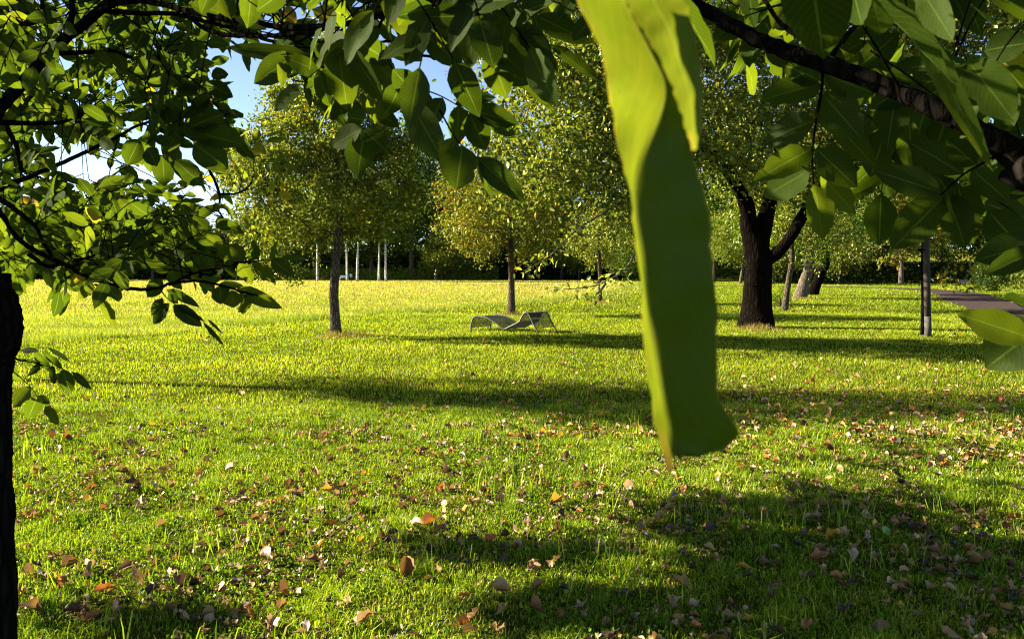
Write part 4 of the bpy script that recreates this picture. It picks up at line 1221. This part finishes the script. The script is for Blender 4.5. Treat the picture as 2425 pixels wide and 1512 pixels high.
spray([(520, 677, 524, 719, 37), (548, 688, 553, 729, 41), (580, 692, 581, 746, 44), (560, 680, 668, 731, 34), (494, 670, 525, 652, 18), (519, 673, 575, 676, 18)], 2.72, wl, [(480, 667), (519, 675), (547, 687), (578, 694)])
spray(c4([(1180, 540, 1420, 660, 70), (1150, 600, 1075, 725, 60), (1200, 640, 1085, 785, 90), (1230, 650, 1430, 800, 100), (1240, 660, 1455, 765, 70), (1200, 560, 1260, 640, 60)]), 2.65, wl, [(380, 684), (400, 710), (470, 757)])
spray(c4([(1470, 750, 1582, 855, 22), (1440, 770, 1594, 940, 28), (1440, 770, 1527, 895, 18)]), 2.68, wl, [(440, 735), (482, 758)])
spray(z3([(300, 235, 545, 245, 90), (490, 260, 720, 540, 110), (590, 240, 900, 515, 110), (690, 205, 995, 375, 75), (740, 465, 765, 720, 110), (890, 505, 1005, 860, 180), (830, 560, 880, 760, 100), (1025, 550, 1287, 790, 100), (570, 440, 412, 592, 90), (390, 290, 362, 430, 90), (200, 210, 300, 250, 70)]),
      2.9, wl, [(20, 849), (70, 852), (107, 865), (150, 872)])
spray(z3([(160, 480, 270, 590, 100), (150, 620, 372, 660, 80), (150, 735, 285, 815, 90), (430, 755, 185, 1050, 210, .62), (530, 885, 395, 1225, 220), (530, 885, 700, 1000, 110), (640, 1030, 832, 1300, 130, .6)]), 2.95, wl, [(20, 870), (45, 890), (72, 915), (88, 937), (108, 960)])
# the leaves hanging in the top middle
spray([(1048, 232, 1014, 297, 44), (1085, 250, 1083, 344, 54), (1112, 268, 1150, 357, 54), (1078, 245, 1172, 228, 44), (1118, 262, 1230, 292, 52), (1140, 282, 1226, 316, 44), (1010, 218, 985, 262, 40)], 1.9, wl, [(940, 175), (1000, 210), (1048, 230), (1108, 265), (1152, 290)])
spray([(1095, 345, 1080, 450, 84), (1125, 372, 1173, 474, 32), (1128, 372, 1247, 480, 52), (1080, 330, 1045, 395, 50)], 1.6, wl, [(1040, 260), (1080, 330), (1125, 374)])
spray([(862, 312, 845, 422, 64), (858, 305, 926, 367, 52), (855, 305, 783, 347, 50), (868, 285, 808, 275, 45), (905, 215, 888, 292, 56, .72), (880, 250, 946, 305, 36)], 2.0, wl, [(900, 200), (880, 260), (860, 310)])
spray([(970, 240, 1052, 388, 66), (930, 165, 1003, 245, 52), (950, 200, 915, 270, 50), (965, 215, 1010, 300, 45)], 1.75, wl, [(915, 140), (950, 200), (975, 250)])
spray([(1270, 38, 1397, 102, 50), (1300, 105, 1420, 192, 36), (1165, 25, 1322, 170, 66), (1235, 60, 1300, 160, 60), (1180, 115, 1317, 268, 32, .5), (1150, 150, 1258, 196, 56)], 1.55, wl, [(1080, 0), (1160, 60), (1250, 95), (1300, 110)])
spray([(1065, -30, 1172, 112, 78), (1090, 10, 1040, 110, 60), (1120, 40, 1110, 165, 60), (1150, 85, 1240, 175, 55), (1160, 120, 1200, 235, 60)], 1.5, wl, [(1030, -50), (1100, 30), (1170, 110)])
spray([(735, 128, 527, 118, 38), (700, 132, 598, 198, 58), (740, 140, 752, 232, 66), (665, 148, 668, 205, 24, .7), (690, 130, 655, 90, 40)], 2.0, wl, [(800, 140), (740, 132), (660, 128)])
spray([(828, 85, 742, 152, 62, .74), (800, 110, 822, 262, 72), (835, 118, 908, 245, 64), (850, 100, 930, 150, 50), (870, 130, 960, 220, 48)], 1.85, wl, [(830, 70), (850, 110), (880, 150)])
spray([(560, 10, 630, 70, 52, .7), (520, -20, 548, 45, 50), (600, -10, 660, 30, 45)], 2.1, wl, [(480, -40), (560, 5), (610, 0)])
spray([(487, 195, 553, 232, 36), (470, 200, 420, 235, 40), (500, 180, 540, 175, 30)], 2.6, wl, [(430, 180), (490, 195)])
spray([(385, 370, 389, 440, 46), (415, 380, 482, 440, 44), (330, 330, 300, 392, 46), (350, 350, 370, 392, 36), (460, 340, 540, 400, 62), (455, 310, 585, 345, 58), (450, 300, 530, 270, 60), (420, 300, 400, 360, 48)], 2.6, wl, [(334, 294), (400, 310), (470, 335)])

def fill(u0, u1, v0, v1, d0, d1, n, size, root, part=0, tint=None, pairs=(2, 4), up=.45, jit=.4, hang=.35):
    global loose
    for k_ in range(n):
        p = P(rg.uniform(u0, u1), rg.uniform(v0, v1), rg.uniform(d0, d1))
        one_leaf(p, size * rg.uniform(.8, 1.2), root, k_ < part, tint, pairs, up, jit, hang)
def one_leaf(p, size, root, own, tint, pairs, up, jit, hang):
    k_ = int(np.argmin(np.sum((ALLB - p - rg.normal(0, .14, 3)) ** 2, 1))); b0 = ALLB[k_]
    out = unit(p - b0) if np.linalg.norm(p - b0) > .05 else unit(rg.normal(0, 1, 3))
    ax = unit(out * .8 + np.array([.25, 0, -hang]) + rg.normal(0, .35, 3))
    L = size * rg.uniform(1.7, 2.4)
    base, tip = p - ax * L / 2, p + ax * L / 2
    m = MB() if own else loose
    g_ = base - b0; dist = np.linalg.norm(g_)
    if .03 < dist < .42:
        c = spline([b0, b0 + g_ * .5 + np.array([0, 0, .06 * dist]), base], 3)
        tube(m, c, np.linspace(.0024, .0013, len(c)), 4, mat=1, cap=False)
    compound(m, base, tip, rg, int(rg.integers(*pairs)), size, face_cam(p, rg, up, jit), tint=tint)
    if own: m.obj("leaf", WMATS, root); n_part[0] += 1
fill(-60, 520, -90, 150, 2.3, 3.4, 60, .08, wl, 16)
fill(-150, 480, -140, 200, 3.2, 6.2, 190, .088, wl, 0)
fill(0, 330, 440, 630, 2.6, 3.6, 34, .078, wl, 13)
fill(-60, 330, 430, 620, 3.4, 5.6, 90, .085, wl, 0)
fill(340, 520, 180, 330, 2.5, 3.2, 20, .078, wl, 8)
fill(250, 470, 470, 600, 2.7, 3.6, 20, .078, wl, 8)
fill(250, 470, 450, 610, 3.6, 5.5, 40, .085, wl, 0)
fill(-20, 330, 170, 420, 2.8, 4.8, 44, .075, wl, 7)
fill(520, 1060, -110, 25, 1.75, 2.5, 40, .082, wl, 12)
fill(960, 1400, -110, 60, 1.4, 1.9, 24, .085, wl, 8)
fill(620, 900, 80, 210, 1.9, 2.6, 14, .078, wl, 4)
fill(60, 330, 610, 670, 2.6, 3.0, 7, .085, wl, 5)
fill(480, 640, 345, 590, 3.9, 4.3, 9, .075, wl, 4, .80)  # high tint paints sunlight into these yellow-green leaves
fill(400, 500, 570, 650, 2.7, 3.2, 5, .085, wl, 3)
# unseen upper and side leaves, added to block sun and sky
for k_ in range(330):
    p = V3(rg.uniform(-4.6, .2), rg.uniform(.6, 6.6), rg.uniform(2.9, 4.8))
    if p[2] < 1.75 + .42 * p[1]: continue
    one_leaf(p, .11, wl, False, None, (2, 4), .8, .4, .2)
for k_ in range(120):
    p = V3(rg.uniform(-5.0, -2.2), rg.uniform(2.0, 5.6), rg.uniform(2.2, 3.4))
    if uv_of(p)[0] > -60: continue
    one_leaf(p, .11, wl, False, None, (2, 4), .8, .4, .2)
# unseen leaves added along the sun's rays to shade the lower right grass
SHADE = [(1050, 1512, 1290, 1330, 14), (1600, 2200, 1190, 1300, 34), (1750, 2424, 1280, 1512, 110), (1250, 1900, 1400, 1500, 26), (1900, 2424, 1150, 1260, 14), (1950, 2424, 1050, 1110, 10), (300, 620, 1440, 1512, 6), (2100, 2424, 1380, 1512, 60)]
for (u0, u1, v0, v1, k_) in SHADE:
    for _ in range(int(k_ * 4)):
        g = G(rg.uniform(u0, u1), rg.uniform(v0, v1)); z = rg.uniform(2.6, 4.6)
        p = g + SUN * (z / SUN[2])
        if uv_of(p)[0] > 250 and 0 < uv_of(p)[1]: continue
        one_leaf(p, .13, wl, False, None, (3, 5), .8, .4, .2)
tag(loose.obj("foliage", WMATS, wl), "denser leaves deeper in the crown", None, None, "stuff")

# ================================================================== the walnut whose bough crosses the picture
rg = np.random.default_rng(202)
WR_BASE = V3(2.7, 1.9, 0)
wr = thing("walnut_tree", "walnut tree with a thick black bough and large hanging leaves", "tree", WR_BASE)
m = MB(); c = spline(np.array([[2.7, 1.9, -.05, .20], [2.68, 1.88, .6, .16], [2.62, 1.85, 1.2, .15], [2.6, 1.9, 2.0, .14], [2.75, 2.1, 3.2, .10], [2.8, 2.3, 4.2, .06]]), 5)
tube(m, c[:, :3], c[:, 3], 16, .04, seed=2); m.obj("trunk", M['bark_dark'], wr)
br_samples = []
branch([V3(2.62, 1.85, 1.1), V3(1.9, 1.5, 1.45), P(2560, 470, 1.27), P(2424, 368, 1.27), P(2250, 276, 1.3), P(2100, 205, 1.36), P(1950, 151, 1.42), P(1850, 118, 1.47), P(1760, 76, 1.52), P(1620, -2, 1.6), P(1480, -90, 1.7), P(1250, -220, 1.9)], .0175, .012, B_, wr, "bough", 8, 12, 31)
branch([V3(2.1, 1.6, 1.35), P(2500, 470, 1.35), P(2424, 420, 1.4), P(2370, 372, 1.42), P(2310, 300, 1.45), P(2240, 180, 1.5)], .011, .007, B_, wr, "branch", 6, 8, 32)
branch([V3(2.6, 1.85, 1.2), V3(1.7, 1.3, 1.45), P(2700, 720, 1.02), P(2540, 740, 1.0), P(2440, 790, 1.0)], .008, .0022, B_, wr, "branch", 6, 6, 36)
branch([P(1970, 130, 1.42), P(2000, 88, 1.45), P(2052, 32, 1.5)], .006, .004, B_, wr, "branch", 4, 6, 33)
branch([P(1968, 158, 1.41), P(1940, 120, 1.42), P(1850, 60, 1.45), P(1790, -30, 1.5)], .006, .004, B_, wr, "branch", 4, 6, 34)
branch([P(1480, -90, 1.7), P(1440, -160, 1.2), P(1400, -190, .7), P(1395, -90, .40), P(1398, -40, .37)], .006, .0022, M['walnut'], wr, "branch", 6, 6, 35)
ALLB = np.concatenate(br_samples)
loose = MB()
spray([(1941, 200, 1804, 231, 66, .45), (1930, 285, 1804, 336, 78), (1922, 352, 1791, 421, 62, .55), (1918, 402, 1804, 466, 70, .68), (1927, 437, 1952, 569, 62, .66), (1938, 408, 2032, 508, 58, .66), (1952, 266, 2082, 402, 48, .5),
       (1932, 352, 2030, 444, 70), (1953, 176, 2068, 222, 62), (1938, 190, 1852, 150, 60), (1945, 220, 2040, 330, 80)], 1.5, wr, [(1957, -60), (1952, 60), (1946, 200), (1930, 300), (1922, 380), (1927, 437)], .15, rw=.0035)
spray([(2280, 413, 2148, 330, 66, .25), (2226, 456, 2068, 402, 64, .2), (2232, 468, 2112, 588, 84, .4), (2268, 440, 2310, 580, 74, .2), (2240, 455, 2286, 590, 70, .2), (2300, 400, 2390, 480, 60, .3), (2310, 390, 2240, 330, 55, .2)], 1.4, wr, [(2424, 330), (2330, 384), (2278, 415), (2227, 462)], .15, rw=.003)
spray([(2147, 15, 2355, 408, 46, .66)], 1.05, wr, [(2130, -60), (2147, 18)], .1)
spray([(2180, -25, 2258, 100, 62, .66), (2150, -40, 2105, -10, 50)], 1.0, wr, [(2260, -120), (2180, -25), (2150, -40)], .12)
spray([(2288, 140, 2402, 288, 88, .6), (2290, 150, 2250, 250, 60, .2)], 1.15, wr, [(2250, 60), (2288, 142)], .15)
spray([(2008, -35, 1994, 52, 52, .7), (2058, -50, 2084, 88, 92, .7), (2112, -20, 2128, 62, 56, .66), (2020, -20, 2040, 60, 60, .5)], 1.2, wr, [(2150, -80), (2112, -20), (2058, -50), (2008, -35)], .15)
spray([(2470, 575, 2308, 612, 78, .15), (2460, 590, 2330, 650, 50, .2)], 1.25, wr, [(2520, 520), (2460, 580)], .15)
spray([(2440, 800, 2268, 742, 70, .62), (2470, 770, 2332, 868, 128, .35), (2460, 740, 2380, 700, 60, .2)], 1.0, wr, [(2540, 740), (2440, 790)], .15)
spray([(1760, 40, 1690, 92, 56), (1740, 30, 1640, 60, 60), (1800, 60, 1770, 155, 60), (1830, 90, 1875, 165, 60), (1780, 20, 1850, 10, 50)], 1.6, wr, [(1850, 10), (1760, 40)])
spray([(2150, 160, 2290, 150, 70, .2), (2180, 190, 2060, 255, 70, .2), (2200, 220, 2170, 330, 80, .2), (2250, 250, 2200, 400, 70, .15), (2120, 230, 2100, 350, 70, .2)], 1.5, wr, [(2060, 120), (2150, 180), (2230, 240)])
spray([(2330, 120, 2440, 100, 70, .2), (2350, 60, 2300, 10, 60, .2), (2380, 160, 2440, 230, 70, .2), (2340, 190, 2400, 300, 70, .25)], 1.4, wr, [(2440, 40), (2380, 110), (2335, 190)])
spray([(2060, 270, 2000, 380, 76, .2), (2100, 300, 2060, 420, 70, .2), (2020, 250, 1985, 330, 60, .3)], 1.65, wr, [(2130, 240), (2100, 300), (2020, 250)])
spray([(2330, 480, 2440, 520, 70, .15), (2340, 500, 2430, 600, 76, .12), (2350, 470, 2440, 440, 60, .15)], 1.5, wr, [(2300, 440), (2350, 470), (2400, 500)])
fill(1640, 2424, -120, 150, 1.6, 2.3, 16, .125, wr, 16, None, (3, 5), .3, .3)
fill(2050, 2460, 150, 420, 1.7, 2.4, 14, .125, wr, 14, None, (3, 5), .3, .3)
fill(1420, 2500, -260, -130, .9, 1.9, 10, .12, wr, 0, None, (3, 5), .6, .4)
for k_ in range(420):  # unseen overhead leaves added to block sky light from the near ones
    p = V3(rg.uniform(.3, 4.2), rg.uniform(-3.2, 3.4), rg.uniform(2.35, 4.4))
    if p[2] < 1.75 + .42 * max(p[1], 0): continue
    one_leaf(p, .15, wr, False, None, (2, 4), .8, .4, .2)
tag(loose.obj("foliage", WMATS, wr), "leaves of the crown above the bough", None, None, "stuff")

# the close hanging leaf: two leaflets, the front one folded lengthwise
HD = .36
hv = lambda x, y: (1294 + .772 * x, .772 * y)
hl = bpy.data.objects.new("hanging_leaf", None); COL.objects.link(hl); hl.parent = wr
hp = P(1400, -40, HD); hl.location = Vector(hp) - wr.location
hl["label"] = "large close hanging leaf, bright on one side and folded along its length"
def ribbon(name, rows, depths, mat, tint, cols=7, bulge=0.0):
    """rows: per row a list of (x, y) picture points across; depths: their distances"""
    m = MB()
    rows = [np.array([P(*hv(x, y), d_) for (x, y), d_ in zip(r_, dd_)]) for r_, dd_ in zip(rows, depths)]
    fine = [spline(r_, cols) for r_ in rows]
    nc = len(fine[0])
    A = np.stack(fine)
    A = np.stack([spline(A[:, j], 5) for j in range(nc)], 1)
    nr = len(A)
    rr = np.random.default_rng(8)
    gx = np.linspace(0, 1, nc)[None, :]; gy = np.linspace(0, 1, nr)[:, None]
    wave = sum(a_ * np.sin(gy * f_ + gx * k2 + p_) for a_, f_, k2, p_ in [(.0011, 9, 2, 1), (.0008, 17, 5, 3), (.0005, 31, -6, 2), (.0004, 47, 9, 5)])
    A[..., 1] += wave * (1 - bulge) + rr.normal(0, .00006, (nr, nc))
    rag = sum(a_ * np.sin(gy[:, 0] * f_ + p_) for a_, f_, p_ in [(.0004, 40, 1), (.0003, 77, 2), (.00025, 131, 4)])
    A[:, 0, 0] += rag; A[:, -1, 0] += rag[::-1] * 1.2; A[:, -2, 0] += rag[::-1] * .6
    if not bulge: A[-6:, :, 0] += rr.normal(0, .0003, (6, nc)); A[-3:, :, 2] += rr.normal(0, .0006, (3, nc))
    i, j = np.meshgrid(np.arange(nr - 1), np.arange(nc - 1), indexing='ij'); a = (i * nc + j).ravel()
    xx = np.broadcast_to(np.linspace(-1, 1, nc), (nr, nc)); yy = np.broadcast_to(np.linspace(0, 1, nr)[:, None], (nr, nc))
    m.add(A.reshape(-1, 3), None, np.stack([a, a + 1, a + nc + 1, a + nc], 1), tint, np.stack([xx, yy, np.full((nr, nc), .3)], -1))
    o = m.obj(name, mat)
    o.parent = hl; o.location = -Vector(hp)
    return o
n = N("close_leaf")
sep = n.node("ShaderNodeSeparateXYZ"); n.link(n.attr("luv", "Vector"), sep.inputs[0])
ax = n.math('ABSOLUTE', sep.outputs[0])
rim = n.math('GREATER_THAN', ax, n.math('ADD', .955, n.math('MULTIPLY', n.noise(120, 2, .5), .04)))
tipb = n.math('MULTIPLY', n.math('SUBTRACT', sep.outputs[1], .86, None, True), 5.0, None, True)
nz = n.noise(60, 5, .6); sp_n = n.math('GREATER_THAN', n.noise(220, 2, .5), .74)
fac = n.math('MAXIMUM', n.math('MULTIPLY', rim, .35), n.math('MULTIPLY', tipb, n.math('LESS_THAN', sep.outputs[0], -.2)))
mid = n.math('MULTIPLY', n.math('LESS_THAN', n.math('ABSOLUTE', n.math('SUBTRACT', sep.outputs[0], .0)), .035), .55)
side_v = n.math('SUBTRACT', n.math('MULTIPLY', sep.outputs[1], 16.0), n.math('MULTIPLY', n.math('ABSOLUTE', n.math('SUBTRACT', sep.outputs[0], .0)), 4.5))
latv = n.math('MULTIPLY', n.math('GREATER_THAN', n.math('ABSOLUTE', n.math('SUBTRACT', n.math('FRACT', side_v), .5)), .465), .22)
blot = n.noise(26, 4, .7)
base = n.mix(n.math('MULTIPLY', nz, .6), (.010, .045, .001), (.040, .105, .002))
base = n.mix(latv, base, (.05, .10, .008))
base = n.mix(mid, base, (.09, .13, .02)); base = n.mix(fac, base, (.25, .16, .03)); base = n.mix(n.math('MULTIPLY', sp_n, .5), base, (.12, .08, .02))
trn = n.mix(n.math('MULTIPLY', nz, .6), (.145, .17, .008), (.10, .14, .005))
trn = n.mix(n.math('MULTIPLY', n.math('GREATER_THAN', blot, .56), .35), trn, (.09, .14, .004))
trn = n.mix(latv, trn, (.24, .29, .03))
trn = n.mix(mid, trn, (.24, .28, .03)); trn = n.mix(fac, trn, (.45, .28, .03)); trn = n.mix(n.math('MULTIPLY', sp_n, .5), trn, (.28, .20, .02))
M['close'] = thin_leaf(n, base, trn, .5, .008, .4, n.bump(n.math('ADD', nz, n.math('MULTIPLY', latv, -1.5)), .5, .0015))
# rows: left rim, middle of lit side, fold, middle of dark side, right rim
rows = [[(70, -90), (140, -90), (215, -90), (260, -70), (300, -60)],
        [(95, 0), (165, 0), (240, 5), (290, 60), (330, 110)],
        [(172, 175), (240, 170), (315, 160), (345, 190), (372, 230)],
        [(192, 290), (270, 290), (362, 275), (385, 290), (410, 330)],
        [(212, 420), (262, 430), (318, 425), (385, 440), (442, 455)],
        [(247, 560), (259, 560), (272, 562), (380, 578), (490, 600)],
        [(268, 700), (276, 700), (285, 700), (395, 715), (505, 730)],
        [(287, 850), (296, 850), (306, 850), (412, 860), (517, 870)],
        [(302, 1060), (316, 1062), (332, 1064), (428, 1060), (526, 1055)],
        [(322, 1240), (345, 1250), (372, 1262), (450, 1262), (530, 1225)],
        [(342, 1340), (362, 1345), (386, 1352), (468, 1372), (588, 1318)],
        [(376, 1466), (381, 1440), (390, 1402), (446, 1402), (548, 1376)]]
def dd(k_):
    l, f_, r_ = .345, .375, .3635
    if k_ >= 4: l = .366
    return [l, (l + f_) / 2, f_, (f_ + r_) / 2, r_]
o = ribbon("leaflet", rows, [dd(k_) for k_ in range(len(rows))], M['close'], .5)
o["label"] = "long folded leaflet, dark green right half"
rows2 = [[(215, -60), (280, -70), (330, -70), (380, -60), (425, -60)], [(240, 5), (290, 5), (330, 5), (375, 0), (420, 0)], [(285, 80), (330, 80), (368, 78), (405, 75), (446, 75)], [(325, 145), (365, 145), (395, 148), (430, 150), (466, 152)],
         [(368, 225), (393, 225), (420, 230), (450, 230), (478, 235)], [(398, 300), (420, 305), (440, 308), (460, 310), (481, 310)], [(425, 390), (438, 392), (452, 395), (464, 398), (474, 400)], [(446, 458), (448, 460), (450, 462), (452, 462), (454, 462)]]
o = ribbon("leaflet", rows2, [[.328, .331, .335, .339, .343]] * len(rows2), M['close'], .5, 7, .6)
o["label"] = "bright pointed leaflet on the right of the hanging leaf"
m = MB(); tube(m, [P(1397, -80, .39), P(1400, -40, .362), P(*hv(200, -60), .365)], .0016, 6); o = m.obj("leaf_stalk", M['close']); o.parent = hl; o.location = -Vector(hp)
